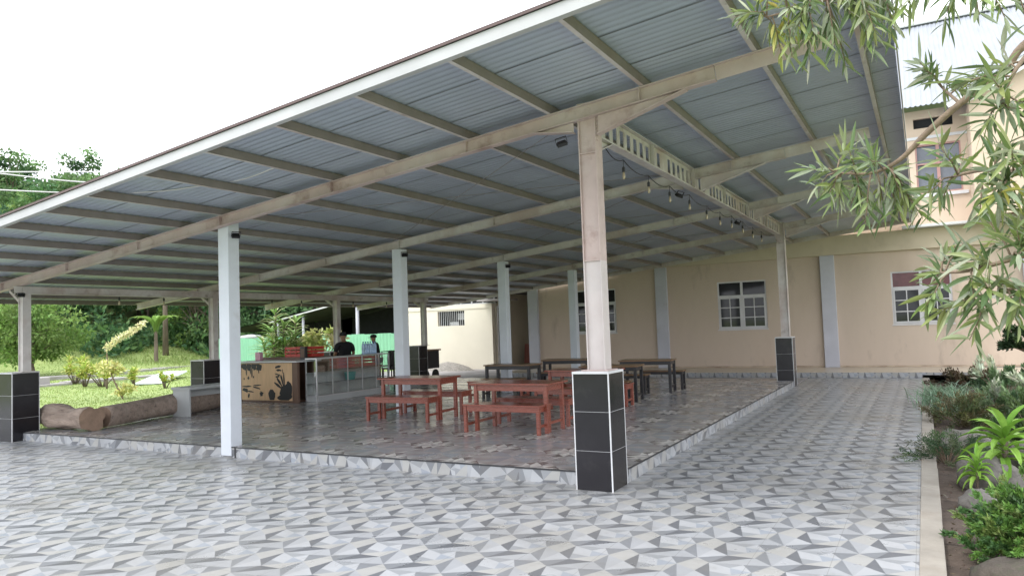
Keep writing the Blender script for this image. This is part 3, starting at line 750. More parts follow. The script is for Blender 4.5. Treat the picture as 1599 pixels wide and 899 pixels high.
mb.add([(-30.4, 28, 2.36), (-19.0, 28, 4.21), (-19.0, 37, 4.36), (-30.4, 37, 2.51)], [(3, 2, 1, 0)])
mb.build('roof', M['roof_dark'], sd1, world=True)
mb = MB(); mb.beam((-30.5, 27.97, 2.40), (-19.0, 27.97, 4.26), .05, .07); mb.build('rake_trim', M['alu'], sd1, world=True)
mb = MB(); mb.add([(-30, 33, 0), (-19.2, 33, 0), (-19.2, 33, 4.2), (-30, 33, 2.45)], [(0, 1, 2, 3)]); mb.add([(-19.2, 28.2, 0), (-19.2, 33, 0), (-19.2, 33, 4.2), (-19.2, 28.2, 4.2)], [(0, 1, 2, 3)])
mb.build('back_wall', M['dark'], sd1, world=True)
for x, z in ((-24.7, 3.2), (-28.4, 2.6), (-21.5, 3.6)):
    mb = MB(); mb.tube([(x, 28.3, 0), (x, 28.3, z)], .09 if x > -26 else .07, 10); mb.build('post', M['pilaster'], sd1, world=True, smooth=True)
sd2 = thing('low_shed', 'lower dark roofed lean-to left of the big dark shed', 'shed', (-32, 30, 0))
mb = MB(); mb.add([(-35.5, 29, 2.0), (-29.2, 29, 2.95), (-29.2, 36, 3.0), (-35.5, 36, 2.0)], [(0, 1, 2, 3)]); mb.add([(-35.5, 29, 1.95), (-29.2, 29, 2.9), (-29.2, 36, 2.95), (-35.5, 36, 1.95)], [(3, 2, 1, 0)])
mb.build('roof', M['roof_dark'], sd2, world=True)
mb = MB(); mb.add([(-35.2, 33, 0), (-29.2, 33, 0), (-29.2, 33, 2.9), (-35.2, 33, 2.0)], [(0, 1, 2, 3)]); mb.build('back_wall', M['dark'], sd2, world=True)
for x in (-34.8, -31.2):
    mb = MB(); mb.tube([(x, 29.2, 0), (x, 29.2, 2.2 if x < -33 else 2.55)], .07, 8); mb.build('post', M['pilaster'], sd2, world=True)
mb = MB(); mb.lathe([(.5, 0), (.52, 1.55), (.62, 1.58), (.62, 1.68), (.5, 1.74), (.1, 1.80)], -31.9, 27.9, 0, 24); o = mb.build('water_tank', M['grey_panel'], smooth=True)
o.data.transform(Matrix.Translation((31.9, -27.9, 0))); o.location = (-31.9, 27.9, 0)
tag(o, 'grey plastic water tank with a flat lid rising above the green fence', 'water tank')

# ------------------------------------------------------------------ FURNITURE
def leg_frame_piece(mb, *a): mb.box(*a)
def make_table(name, label, cat, L_, D, Hh, mtop, mleg, leg=.055, over=.05, apron=.09, stretch=.12, group=None, thick=.028, skirt=True):
    t = thing(name, label, cat, group=group)
    mb = MB(); mb.box(-L_ / 2, L_ / 2, -D / 2, D / 2, Hh - thick, Hh); mb.build('top' if cat == 'table' else 'seat', mtop, t, bevel=.004)
    lx, ly = L_ / 2 - over, D / 2 - over
    for sx in (-1, 1):
        for sy in (-1, 1):
            mb = MB(); cx, cy = sx * (lx - leg / 2), sy * (ly - leg / 2)
            mb.box(cx - leg / 2, cx + leg / 2, cy - leg / 2, cy + leg / 2, 0, Hh - thick - .001); mb.build('leg', mleg, t, bevel=.003)
    mb = MB()
    for sy in (-1, 1):
        y0 = sy * (ly - .012); mb.box(-lx + leg, lx - leg, min(y0, y0 - sy * .024), max(y0, y0 - sy * .024), Hh - thick - apron, Hh - thick - .001)
    for sx in (-1, 1):
        x0 = sx * (lx - .012); mb.box(min(x0, x0 - sx * .024), max(x0, x0 - sx * .024), -ly + leg, ly - leg, Hh - thick - apron, Hh - thick - .001)
    mb.build('apron', mleg, t, bevel=.002)
    if stretch:
        for sx in (-1, 1):
            mb = MB(); cx = sx * (lx - leg / 2); mb.box(cx - .015, cx + .015, -ly + leg, ly - leg, stretch, stretch + .04)
            mb.build('stretcher', mleg, t, bevel=.002)
    return t
rt = make_table('dining_table', 'red brown wooden table nearest the black corner pedestal', 'table', 1.34, .68, .72, M['red_wood'], M['red_wood'], group='red brown tables')
rt.location = (-5.42, 9.80, PZ)
rb = make_table('bench', 'red brown bench in front of the table nearest the corner pedestal', 'bench', 1.30, .40, .42, M['red_wood'], M['red_wood'], leg=.05, over=.012, apron=.075, stretch=.10, group='red brown benches')
rb.location = (-5.47, 9.50, PZ)
def place(proto, x, y, rz, label):
    c = copy_tree(proto); c.location = (x, y, PZ); c.rotation_euler = (0, 0, R(rz)); c['label'] = label; return c
place(rt, -7.96, 10.72, 3, 'red brown wooden table in the left group near the second white column')
place(rt, -5.55, 12.6, 0, 'red brown table half hidden behind the corner pedestal and column')
place(rb, -7.98, 10.25, 3, 'leftmost red brown bench in front of the left red table')
place(rb, -8.02, 11.35, 3, 'red brown bench behind the left red table')
place(rb, -5.45, 10.45, 0, 'red brown bench behind the table nearest the corner pedestal')
place(rb, -5.6, 12.05, 0, 'red brown bench in front of the red table hidden behind the corner column')
place(rb, -5.5, 13.1, 0, 'red brown bench at the back of the table hidden behind the corner column')
place(rb, -7.98, 13.55, 4, 'red brown bench standing in front of the first black table')
bt = make_table('dining_table', 'black framed table with brown top in front of the third white column', 'table', 1.2, .62, .71, M['brown_top'], M['dark_wood'], leg=.06, over=.03, apron=.08, stretch=.1, group='black framed tables')
bt.location = (-8.2, 14.6, PZ)
place(bt, -7.75, 16.6, 10, 'black framed table farthest back, left of the corner column')
place(bt, -5.55, 13.95, 6, 'black framed table just right of the corner column')
place(bt, -5.48, 15.95, 6, 'black framed brown topped table farthest right')
bb = make_table('bench', 'black bench with brown seat beside the farthest right black table', 'bench', .95, .34, .43, M['brown_top'], M['dark_wood'], leg=.05, over=.02, apron=.06, stretch=.08, group='black framed benches')
bb.location = (-5.75, 15.35, PZ)
place(bb, -5.3, 16.55, 4, 'black bench with brown seat behind the farthest right black table')
place(bb, -8.15, 14.05, 3, 'black bench in front of the first black table')
place(bb, -7.8, 16.05, 8, 'black bench in front of the farthest back black table')
place(bb, -5.5, 13.5, 6, 'black bench with brown seat tucked at the table right of the corner column')

# grey panel bench at the left
gb = thing('panel_bench', 'grey slab bench with panel legs on the platform left edge', 'bench', (-13.05, 10.24, PZ))
mb = MB(); mb.box(-.28, .28, -.62, .62, .53, .58); mb.build('seat', M['grey_panel'], gb, bevel=.004)
for y in (-.60, .56):
    mb = MB(); mb.box(-.25, .25, y, y + .04, 0, .529); mb.build('panel_leg', M['grey_panel'], gb, bevel=.004)
mb = MB(); mb.box(-.2, -.17, -.559, .559, .36, .50); mb.build('rail', M['grey_panel'], gb)

# logs
def log(name, label, pts, rads, seed, gnarl=.16):
    n = 28; mb = MB(); segs = []
    P = [Vector(p) for p in pts]; m_ = 26
    for i in range(m_ + 1):
        u = i / m_ * (len(P) - 1); k = min(int(u), len(P) - 2); f = u - k
        segs.append((P[k].lerp(P[k + 1], f), rads[k] * (1 - f) + rads[k + 1] * f))
    base = P[0]
    for i, (c, r) in enumerate(segs):
        d = (segs[min(i + 1, m_)][0] - segs[max(i - 1, 0)][0]).normalized(); a = d.cross(Vector((0, 0, 1))).normalized(); b = a.cross(d)
        for k in range(n):
            t = 2 * math.pi * k / n
            nn = noise.noise(Vector((math.cos(t) * 1.3 + seed, math.sin(t) * 1.3, i * .11))) + .45 * noise.noise(Vector((math.cos(t) * 3.5, math.sin(t) * 3.5 + seed, i * .16)))
            rr = r * (1 + gnarl * nn * 1.6)
            p = c + (a * math.cos(t) + b * math.sin(t)) * rr; p.z = max(p.z, PZ + .004)
            mb.v.append(tuple(p - base))
    mb.n = len(mb.v)
    for i in range(m_):
        for k in range(n): mb.f.append([i * n + k, i * n + (k + 1) % n, (i + 1) * n + (k + 1) % n, (i + 1) * n + k]); mb.m.append(0); mb.c.append(None)
    for i, rev in ((0, True), (m_, False)):
        c = segs[i][0] - base; ring = [i * n + k for k in range(n)]
        mb.v.append(tuple(c)); ci = len(mb.v) - 1
        for k in range(n):
            f = [ci, ring[k], ring[(k + 1) % n]]; mb.f.append(f[::-1] if rev else f); mb.m.append(1); mb.c.append(None)
    mb.n = len(mb.v)
    o = mb.build(name, [M['log'], M['log_end']]); o.location = base
    me = o.data; me.polygons.foreach_set('use_smooth', [p.material_index == 0 for p in me.polygons])
    return tag(o, label, 'log', 'logs along the platform edge')
log('fallen_log', 'gnarled driftwood log with split end lying beside the left front pedestal', [(-14.42, 7.74, .36), (-13.9, 7.70, .37), (-13.3, 7.68, .355), (-12.75, 7.66, .36)], [.15, .215, .17, .215], 1.3, .22)
log('fallen_log', 'long straight dark log running back along the left platform edge to the grey bench', [(-13.0, 8.0, .35), (-13.3, 9.3, .37), (-13.5, 10.3, .39), (-13.68, 11.15, .40)], [.19, .20, .24, .22], 5.1, .08)

# ------------------------------------------------------------------ COUNTERS
wc = thing('serving_counter', 'plywood serving counter painted with black splashes, grey top', 'counter', (-13.4, 12.6, PZ))
mb = MB(); mb.box(-14.3, -12.62, 12.20, 12.24, .20, 1.06); mb.build('front_panel', M['ply'], wc, world=True)
mb = MB(); mb.box(-12.618, -12.45, 12.19, 12.26, .152, 1.07); mb.box(-14.32, -14.302, 12.19, 12.9, .152, 1.06); mb.box(-14.3, -12.62, 12.215, 12.9, .152, .198); mb.box(-14.30, -12.62, 12.86, 12.9, .2, 1.06)
mb.build('frame', M['brown_wood'], wc, world=True, bevel=.003)
mb = MB(); mb.box(-14.36, -12.44, 12.15, 12.95, 1.071, 1.11); mb.build('countertop', M['counter_top'], wc, world=True, bevel=.004)
mb = MB(); mb.box(-14.30, -12.7, 12.75, 12.93, 1.112, 1.17); mb.build('back_rail', M['brown_wood'], wc, world=True)
# painted splash shapes: real thin paint layers on the panel
mb = MB(); rs = random.Random(11); yp = 12.1975
cnt = [0]
def blob(x, z, rx, rz, rot=0, k=16, j=.25):
    cnt[0] += 1; yy = yp - cnt[0] * .00004
    pts = []
    for i in range(k):
        a = 2 * math.pi * i / k; r = 1 + j * rs.uniform(-1, 1)
        u, v = rx * r * math.cos(a), rz * r * math.sin(a)
        X_ = max(-14.29, min(-12.63, x + u * math.cos(rot) - v * math.sin(rot))); Z_ = max(.21, min(1.05, z + u * math.sin(rot) + v * math.cos(rot)))
        pts.append((X_, yy, Z_))
    mb.add(pts, [list(range(k))])
for x, z in ((-14.2, 1.0), (-14.05, .99), (-13.86, 1.0), (-13.70, .98)): blob(x, z, .085, .10, 0, 16, .3)
for x, ln in ((-14.12, .16), (-13.93, .2), (-13.98, .12), (-13.7, .1)): blob(x, .97 - ln / 2, .022, ln / 2 + .05, 0, 10, .15)
for x, z, a, b in ((-14.05, .72, .03, .035), (-13.88, .74, .02, .03), (-14.2, .70, .02, .03), (-13.76, .55, .12, .018), (-13.78, .49, .12, .016), (-14.1, .52, .14, .02), (-14.15, .43, .10, .05), (-13.98, .40, .10, .015), (-14.05, .30, .03, .05), (-13.62, .35, .055, .07),
                   (-13.05, .98, .10, .03), (-13.04, .90, .08, .025), (-13.08, .80, .08, .015), (-13.08, .75, .06, .02), (-12.92, .88, .012, .05)): blob(x, z, a, b, rs.uniform(-.25, .25), 14, .3)
blob(-13.28, .33, .11, .13, 0, 20, .12); blob(-12.82, .36, .20, .20, 0, 22, .22); blob(-12.72, .45, .10, .2, 0, 14, .2); blob(-12.95, .27, .16, .07, 0, 14, .2)
for a, ln in ((2.6, .30), (2.25, .38), (1.9, .34), (1.65, .36)): blob(-12.86 + .26 * math.cos(a), .42 + .26 * math.sin(a), ln * .45, .028, a, 12, .25)
mb.build('painted_splashes', M['black_paint'], wc, world=True)

gc = thing('display_case', 'long glass display case with aluminium frame and shelves', 'display case', (-12.3, 13.6, PZ))
gx0, gx1, gy0, gy1, gz1 = -12.46, -12.10, 12.44, 15.05, 1.15
mb = MB(); mb.box(gx0 + .02, gx1 - .02, gy0 + .02, gy1 - .02, .152, .27); mb.build('base', M['grey_panel'], gc, world=True)
mb = MB(); q = .028
for x in (gx0, gx1 - q):
    for y in (gy0, gy1 - q): mb.box(x, x + q, y, y + q, .152, gz1)
    mb.box(x, x + q, gy0 + q, gy1 - q, gz1 - q, gz1); mb.box(x, x + q, gy0 + q, gy1 - q, .272, .30)
for y in (gy0, gy1 - q): mb.box(gx0 + q, gx1 - q, y, y + q, gz1 - q, gz1); mb.box(gx0 + q, gx1 - q, y, y + q, .272, .30)
for k in (1, 2, 3, 4): y = gy0 + (gy1 - gy0) * k / 5; mb.box(gx1 - .022, gx1 - .002, y - .011, y + .011, .301, gz1 - q)
mb.build('frame', M['alu'], gc, world=True)
for z in (.55, .80):
    mb = MB(); mb.box(gx0 + .03, gx1 - .03, gy0 + .03, gy1 - .03, z, z + .012); mb.build('shelf', M['grey_panel'], gc, world=True)
mb = MB()
mb.box(gx1 - .012, gx1 - .008, gy0 + q, gy1 - q, .302, gz1 - q - .001); mb.box(gx0 + q, gx1 - q, gy0 + .01, gy0 + .014, .302, gz1 - q - .001); mb.box(gx0 + q, gx1 - q, gy0 + q, gy1 - q, gz1 - .012, gz1 - .007)
mb.build('glass', M['case_glass'], gc, world=True)
mb = MB(); mb.box(gx0 + .004, gx0 + .012, gy0 + q, gy1 - q, .302, .80); mb.build('sliding_door', M['alu_panel'], gc, world=True)
# rack at the end of the case
rk = thing('metal_rack', 'dark thin metal rack at the far end of the glass display case', 'rack', (-12.2, 15.4, PZ))
mb = MB()
for x in (-12.42, -12.05):
    for y in (15.12, 15.62): mb.box(x, x + .022, y, y + .022, .152, 1.19)
for z in (.45, .80, 1.17):
    for x in (-12.42, -12.05): mb.box(x, x + .022, 15.142, 15.62, z, z + .02)
    for y in (15.12, 15.62): mb.box(-12.398, -12.05, y, y + .022, z, z + .02)
mb.build('rack_frame', M['black_plastic'], rk, world=True)
# low back table with crates, basin
lt = thing('work_table', 'low brown work table behind the glass display case', 'table', (-13.3, 14.3, PZ))
mb = MB(); mb.box(-13.0, -12.52, 13.5, 15.3, .80, .84); mb.build('top', M['brown_wood'], lt, world=True)
mb = MB(); mb.box(-12.97, -12.55, 13.55, 13.59, .152, .799); mb.box(-12.97, -12.55, 15.21, 15.25, .152, .799); mb.box(-12.97, -12.94, 13.6, 15.2, .5, .799); mb.build('side_panel', M['brown_wood'], lt, world=True)
def crate(label, x, y, z, lx=.55, ly=.38, h=.24):
    t = thing('crate', label, 'crate', (x, y, z), 0, 'red plastic crates')
    mb = MB(); e = .018
    mb.box(-lx / 2, lx / 2, -ly / 2, ly / 2, .001, .02)
    for a in (0, h * .35, h * .7):
        hh = h * .24 if a < h * .69 else h * .3
        mb.box(-lx / 2, lx / 2, -ly / 2, -ly / 2 + e, .021 + a, .021 + a + hh - .004); mb.box(-lx / 2, lx / 2, ly / 2 - e, ly / 2, .021 + a, .021 + a + hh - .004)
        mb.box(-lx / 2, -lx / 2 + e, -ly / 2 + e, ly / 2 - e, .021 + a, .021 + a + hh - .004); mb.box(lx / 2 - e, lx / 2, -ly / 2 + e, ly / 2 - e, .021 + a, .021 + a + hh - .004)
    for k in range(6):
        x_ = -lx / 2 + lx * k / 5; mb.box(x_ - .012, x_ + .012, -ly / 2 - .008, -ly / 2 - .0005, .01, h + .01)
    mb.build('crate_body', M['crate'], t)
    return t
crate('red plastic crate on the counter top beside the glass case', -13.02, 13.0, 1.17, .86, .4, .22)
crate('red crate on the work table nearest the plywood counter', -12.77, 13.95, .842, .4, .66, .22)
crate('red crate on the work table nearest the two men', -12.77, 14.75, .842, .4, .66, .22)
mb = MB(); mb.box(-13.5, -12.5, 12.9, 13.35, 1.12, 1.165); mb.box(-13.46, -13.40, 12.95, 13.3, .152, 1.119); mb.box(-12.60, -12.54, 12.95, 13.3, .152, 1.119); mb.box(-13.46, -12.54, 13.3, 13.33, .3, 1.119)
o = mb.build('side_cabinet', M['brown_wood']); tag(o, 'dark brown open shelf unit between plywood counter and glass case', 'shelf')
mb = MB(); mb.lathe([(.15, 0), (.19, .24), (.2, .25), (.18, .25), (.14, .02)], 0, 0, 0, 18); o = mb.build('basin', M['teal'], smooth=True); o.scale = (.75, .75, .75); o.location = (-12.28, 13.75, .565)
tag(o, 'teal plastic basin seen through the glass display case', 'basin')
mb = MB(); mb.box(-.09, .09, -.05, .05, 0, .011); mb.box(-.085, .085, -.045, .045, .011, .2); o = mb.build('tissue_box', M['pink'], bevel=.01); o.location = (-14.02, 12.5, 1.112)
tag(o, 'pale pink upright box on the left end of the plywood counter', 'box')
mb = MB(); mb.box(-.08, .08, -.04, .04, 0, .30); mb.box(-.06, .06, -.046, -.041, .05, .25, 1); o = mb.build('picture_frame', [M['black_plastic'], M['brown_wood']]); o.location = (-12.75, 12.7, 1.112)
tag(o, 'small dark framed stand on the counter before the red crate', 'stand')
# bottles
bp = thing('water_bottle', 'large clear water bottle with blue cap standing in a row on the display case', 'bottle', (-12.3, 14.28, 1.152), 0, 'row of water bottles on the display case')
mb = MB(); mb.lathe([(.038, 0), (.042, .01), (.042, .09), (.038, .10), (.042, .11), (.042, .20), (.035, .245), (.016, .265), (.015, .285)], 0, 0, 0, 14); mb.build('bottle_body', M['water'], bp, smooth=True)
mb = MB(); mb.lathe([(.018, .286), (.018, .31), (.014, .312)], 0, 0, 0, 12); mb.build('bottle_cap', M['cap_blue'], bp)
for k in range(1, 6):
    c = copy_tree(bp); c.location = (-12.3 + .0 * k, 14.28 + .09 * k, 1.152)

# dark cart with wheels, round chair
ct = thing('food_cart', 'dark wheeled food cart near the pale outbuilding', 'cart', (-14.6, 20.0, 0))
mb = MB(); mb.box(-15.2, -14.35, 19.75, 20.5, .42, 1.0); mb.build('cabinet', M['dark_wood'], ct, world=True, bevel=.01)
mb = MB(); mb.box(-15.25, -14.3, 19.7, 20.55, 1.002, 1.05); mb.build('worktop', M['brown_top'], ct, world=True, bevel=.005)
mb = MB(); mb.add([(-14.85, 19.747, .43), (-14.36, 19.747, .43), (-14.36, 19.747, .72), (-14.55, 19.747, .66)], [(0, 1, 2, 3)]); mb.build('painted_patch', M['red_panel'], ct, world=True)
for x in (-15.1, -14.45):
    for y in (19.85, 20.4):
        mb = MB(); mb.tube([(x - .02, y, .2), (x + .02, y, .2)], .18, 18); mb.tube([(x - .03, y, .2), (x + .03, y, .2)], .05, 10); mb.build('wheel', M['black_plastic'], ct, world=True)
mb = MB(); mb.prism([(.34 * math.cos(a), .30 * math.sin(a)) for a in np.linspace(0, 2 * math.pi, 24)[:-1]], (0, 0, .68), (.05, .08, .68)); mb.prism([(.26 * math.cos(a), .24 * math.sin(a)) for a in np.linspace(0, 2 * math.pi, 20)[:-1]], (0, 0, .42), (0, 0, .46), up=(0, 1, 0))
mb.tube([(-.15, 0, 0), (-.15, 0, .43)], .02, 8); mb.tube([(.15, 0, 0), (.15, 0, .43)], .02, 8); mb.tube([(0, -.2, 0), (0, -.2, .43)], .02, 8)
o = mb.build('round_chair', M['black_plastic']); o.location = (-14.15, 17.6, PZ); o.rotation_euler = (0, 0, R(-30)); tag(o, 'black round backed chair between display case and second white column', 'chair')

# ------------------------------------------------------------------ PEOPLE
def skin_mesh(name, joints, edges, m, parent, sub=2, root=0):
    me = bpy.data.meshes.new(name); me.from_pydata([j[0] for j in joints], edges, [])
    o = bpy.data.objects.new(name, me); scene.collection.objects.link(o)
    if parent: o.parent = parent
    o.modifiers.new('skin', 'SKIN')
    if not me.skin_vertices: me.attributes  # layer is made by the modifier
    for i, (_, r) in enumerate(joints):
        sv = me.skin_vertices[0].data[i]; sv.radius = (r, r) if not hasattr(r, '__len__') else r; sv.use_root = (i == root)
    s = o.modifiers.new('sub', 'SUBSURF'); s.levels = s.render_levels = sub
    me.materials.append(m)
    me.polygons.foreach_set('use_smooth', [True] * len(me.polygons))
    o.modifiers['skin'].use_smooth_shade = True
    return o
def person(label, loc, rz, lean, cap):
    t = thing('person', label, 'person', loc, R(rz))
    J = []; E = []
    def j(p, r, par=None):
        J.append((p, r))
        if par is not None: E.append((par, len(J) - 1))
        return len(J) - 1
    f = lean
    pel = j((0, 0, .92), (.15, .11)); ab = j((0, .03 * f, 1.08), (.14, .10), pel); ch = j((0, .10 * f, 1.27), (.165, .11), ab); nk0 = j((0, .16 * f, 1.42), (.09, .075), ch)
    nk = j((0, .19 * f, 1.49), .052, nk0); hd0 = j((0, .22 * f, 1.555), (.068, .08), nk); hd1 = j((0, .225 * f, 1.64), (.078, .095), hd0); j((0, .22 * f, 1.70), (.06, .075), hd1)
    hands = []
    for s in (-1, 1):
        sh_ = j((s * .19, .12 * f, 1.37), .062, nk0); el = j((s * .26, .16 * f - .02, 1.11), .043, sh_); wr = j((s * .20, .30, .99), .028, el); hd = j((s * .185, .38, .97), (.036, .020), wr)
        for q in range(4):
            a = j((s * (.215 - q * .02), .43, .965 - .002 * q), .0095, hd); b = j((s * (.214 - q * .02), .465 - .006 * abs(q - 1), .945), .008, a)
        th = j((s * .145, .40, .965), .010, hd); j((s * .135, .43, .95), .008, th)
        hp = j((s * .09, 0, .86), .092, pel); kn = j((s * .10, .02, .48), .058, hp); an = j((s * .10, -.02, .09), .04, kn); j((s * .105, .13, .035), (.042, .03), an)
    skin_mesh('body', J, E, M['skin'], t)
    S = []; E2 = []
    def k(p, r, par=None):
        S.append((p, r))
        if par is not None: E2.append((par, len(S) - 1))
        return len(S) - 1
    a = k((0, 0, .90), (.172, .13)); b = k((0, .03 * f, 1.08), (.165, .125), a); c = k((0, .10 * f, 1.28), (.19, .135), b); d = k((0, .16 * f, 1.42), (.11, .095), c)
    for s in (-1, 1): e = k((s * .20, .12 * f, 1.37), .082, d); k((s * .25, .155 * f - .015, 1.16), .062, e)
    skin_mesh('shirt', S, E2, M['shirt'], t)
    S = []; E2 = []
    a = k((0, 0, .92), (.165, .125))
    for s in (-1, 1): h_ = k((s * .095, 0, .84), .105, a); n_ = k((s * .10, .02, .48), .075, h_); k((s * .10, -.02, .10), .058, n_)
    skin_mesh('trousers', S, E2, M['jeans'], t)
    hb = MB(); hx, hy, hz = 0, .222 * f, 1.645
    hb.lathe([(.093, 0), (.098, .03), (.09, .075), (.06, .105), (.01, .115)], 0, 0, 0, 18)
    hb.v = [(x + hx, y * 1.15 + hy - .005, z + hz) for x, y, z in hb.v]
    if cap: hb.prism([(-.075, 0), (.075, 0), (.06, .012), (-.06, .012)], (hx, hy + .085, hz + .005), (hx, hy + .17, hz - .004))
    hb.build('cap' if cap else 'hair', M['shirt'], t, smooth=True)
    # face: eyes, nose, mouth, ears
    fb = MB(); fy = .22 * f
    for s in (-1, 1):
        fb.tube([(s * .032, fy + .088, 1.625), (s * .032, fy + .097, 1.625)], [.011, .006], 8)
    fb.build('eyes', M['black_plastic'], t)
    fb = MB(); fb.tube([(0, fy + .088, 1.625), (0, fy + .112, 1.592), (0, fy + .09, 1.582)], [.008, .015, .01], 8); fb.tube([(-.022, fy + .092, 1.553), (0, fy + .098, 1.553), (.022, fy + .092, 1.553)], [.005, .008, .005], 6)
    for s in (-1, 1): fb.tube([(s * .082, fy, 1.60), (s * .09, fy - .004, 1.645)], [.010, .018], 8)
    fb.build('nose_mouth_ears', M['skin'], t, smooth=True)
    return t
person('man in black shirt and cap bending over behind the glass display case', (-13.12, 14.55, PZ), 62, .8, True).scale = (.98, .98, .90)
person('man in black shirt and cap standing side-on behind the water bottles', (-14.36, 17.3, PZ), 118, .55, True).scale = (.9, .9, .84)

# ------------------------------------------------------------------ VEGETATION
def rnd_dir(n):
    v = rng.normal(size=(n, 3)); return v / np.linalg.norm(v, axis=1)[:, None]
def leaves(mb, P, D, L_, W_, C, fold=.15):
    """diamond leaves: P base, D unit direction"""
    n = len(P); D = D / (np.linalg.norm(D, axis=1)[:, None] + 1e-9)
    S = np.cross(D, rnd_dir(n)); S /= (np.linalg.norm(S, axis=1)[:, None] + 1e-9); Nn = np.cross(S, D)
    L_ = np.broadcast_to(L_, (n,))[:, None]; W_ = np.broadcast_to(W_, (n,))[:, None]
    mid = P + D * L_ * .45 - Nn * L_ * fold * .5
    a = P; b = mid + S * W_ * .5 + Nn * L_ * fold * .5; c = P + D * L_ - Nn * L_ * fold; d = mid - S * W_ * .5 + Nn * L_ * fold * .5
    allv = np.stack([a, b, c, d], 1).reshape(-1, 3)
    base = mb.n; mb.v.extend(map(tuple, allv.tolist())); mb.n += 4 * n
    for i in range(n):
        mb.f.append([base + 4 * i, base + 4 * i + 1, base + 4 * i + 2, base + 4 * i + 3]); mb.m.append(0); mb.c.append(tuple(C[i]))
def strap(mb, p, d, L_, W_, droop, col, seg=5, fold=.25, twist=0, tipc=None, m=0, base_w=.45):
    """long curved leaf as a folded strip"""
    p = Vector(p); d = Vector(d).normalized(); pts = []
    side = d.cross(Vector((0, 0, 1)))
    if side.length < .05: side = Vector((random.uniform(-1, 1), random.uniform(-1, 1), 0))
    side.normalize(); rows = []
    if twist: side = Quaternion(d, twist) @ side
    cur = p.copy(); dd = d.copy()
    for i in range(seg + 1):
        u = i / seg; wv = W_ * (base_w + (1 - base_w) * math.sin(math.pi * min(u * 1.25, .5))) * (1 - max(0, (u - .45) / .55) ** 1.7) * .5
        nrm = side.cross(dd).normalized()
        rows.append((cur - side * wv + nrm * wv * fold * 2, cur.copy(), cur + side * wv + nrm * wv * fold * 2))
        cur = cur + dd * (L_ / seg); dd = (dd + Vector((0, 0, -droop / seg))).normalized()
    vv = [q for r in rows for q in r]; b = mb.n
    mb.v.extend(map(tuple, vv)); mb.n += len(vv)
    for i in range(seg):
        for k in (0, 1):
            mb.f.append([b + 3 * i + k, b + 3 * i + k + 1, b + 3 * i + 4 + k, b + 3 * i + 3 + k]); mb.m.append(m)
            c = col
            if tipc is not None and i >= seg - 2: c = tipc
            mb.c.append(c)
def jit(c, a=.2, n=None):
    c = np.array(c); k = 1 + rng.uniform(-a, a, size=(n or 1, 1)); h = 1 + rng.uniform(-a * .35, a * .35, size=(n or 1, 3))
    r = np.clip(c * k * h, 0, 1); return r if n else tuple(r[0])

def make_tree(name, label, cat, seed, h, cr, th, ncl, per, lf, cols, group=None, tr=.16, flat_=1.0, sparse=1.0, matl=None):
    global rng
    rng = np.random.default_rng(seed); rd = random.Random(seed)
    t = thing(name, label, cat, group=group)
    tb = MB(); n = 7; bend = [(rd.uniform(-.25, .25) * i / n * 1.2, rd.uniform(-.25, .25) * i / n * 1.2) for i in range(n + 1)]
    tp = [(bend[i][0], bend[i][1], (h * .82) * i / n - .3) for i in range(n + 1)]
    tb.tube(tp, [tr * (1.25 if i == 0 else 1) * (1 - .8 * i / n) for i in range(n + 1)], 8)
    cc = np.array([0, 0, th + (h - th) * .5]); hz = (h - th) * .5
    cb = MB()
    for k in range(ncl):
        v = rnd_dir(1)[0]; r = rng.uniform(.35, 1) ** .5
        c = cc + v * np.array([cr * r, cr * r, hz * r * flat_]); c[2] = max(c[2], th * .8)
        rad = cr * rng.uniform(.24, .42) * sparse
        u = rd.uniform(.35, .9); i0 = int(u * n); q = Vector(tp[i0])
        e = Vector(c); mid = q.lerp(e, .55); mid.z -= .08 * (e - q).length * -1
        tb.tube([q, mid, e], [tr * .32, tr * .2, tr * .07], 5)
        d = rnd_dir(per); rr = rng.uniform(0, 1, per) ** .45
        P = c + d * rr[:, None] * rad * np.array([1.1, 1.1, .72])
        D = d + rnd_dir(per) * .9; D[:, 2] -= .25
        cl = np.array(cols[rng.integers(len(cols))]) * rng.uniform(.72, 1.28)
        C = np.clip(cl * (1 + rng.uniform(-.25, .25, (per, 1))) * (1 + rng.uniform(-.06, .06, (per, 3))), 0, 1)
        leaves(cb, P, D, lf * rng.uniform(.7, 1.3, per), lf * .55 * rng.uniform(.7, 1.2, per), C)
    tb.build('trunk', M['bark'], t, smooth=True)
    cb.build('crown', matl or M['leaf_far'], t)
    return t
GR = [(.10, .20, .065), (.135, .235, .08), (.085, .185, .075), (.15, .25, .095)]
GD = [(.06, .135, .06), (.075, .155, .07), (.085, .165, .06)]
GB = [(.15, .25, .06), (.18, .275, .075), (.13, .225, .06)]
V1 = make_tree('broadleaf_tree', 'dense mid green tree in the forest on the hillside', 'tree', 21, 9, 3.6, 2.2, 34, 150, .42, GR, group='forest trees of mid green')
V2 = make_tree('broadleaf_tree', 'dark green tree in the shaded forest edge', 'tree', 22, 8, 3.8, 1.2, 34, 150, .42, GD, group='forest trees of dark green')
V3 = make_tree('broadleaf_tree', 'light green bushy tree in the forest on the hillside', 'tree', 23, 7.5, 3.2, 1.0, 32, 150, .38, GB + GR, group='forest trees of light green')
V4 = make_tree('emergent_tree', 'thin tall loose crowned tree standing out above the hill forest', 'tree', 24, 12, 1.9, 7.5, 15, 90, .40, GD + GR, group='emergent trees on the hilltop', tr=.13, sparse=1.05)
fwd = np.array((-.4866, .872)); rgt = np.array((.8717, .4886))
used = {id(V1): 0, id(V2): 0, id(V3): 0, id(V4): 0}
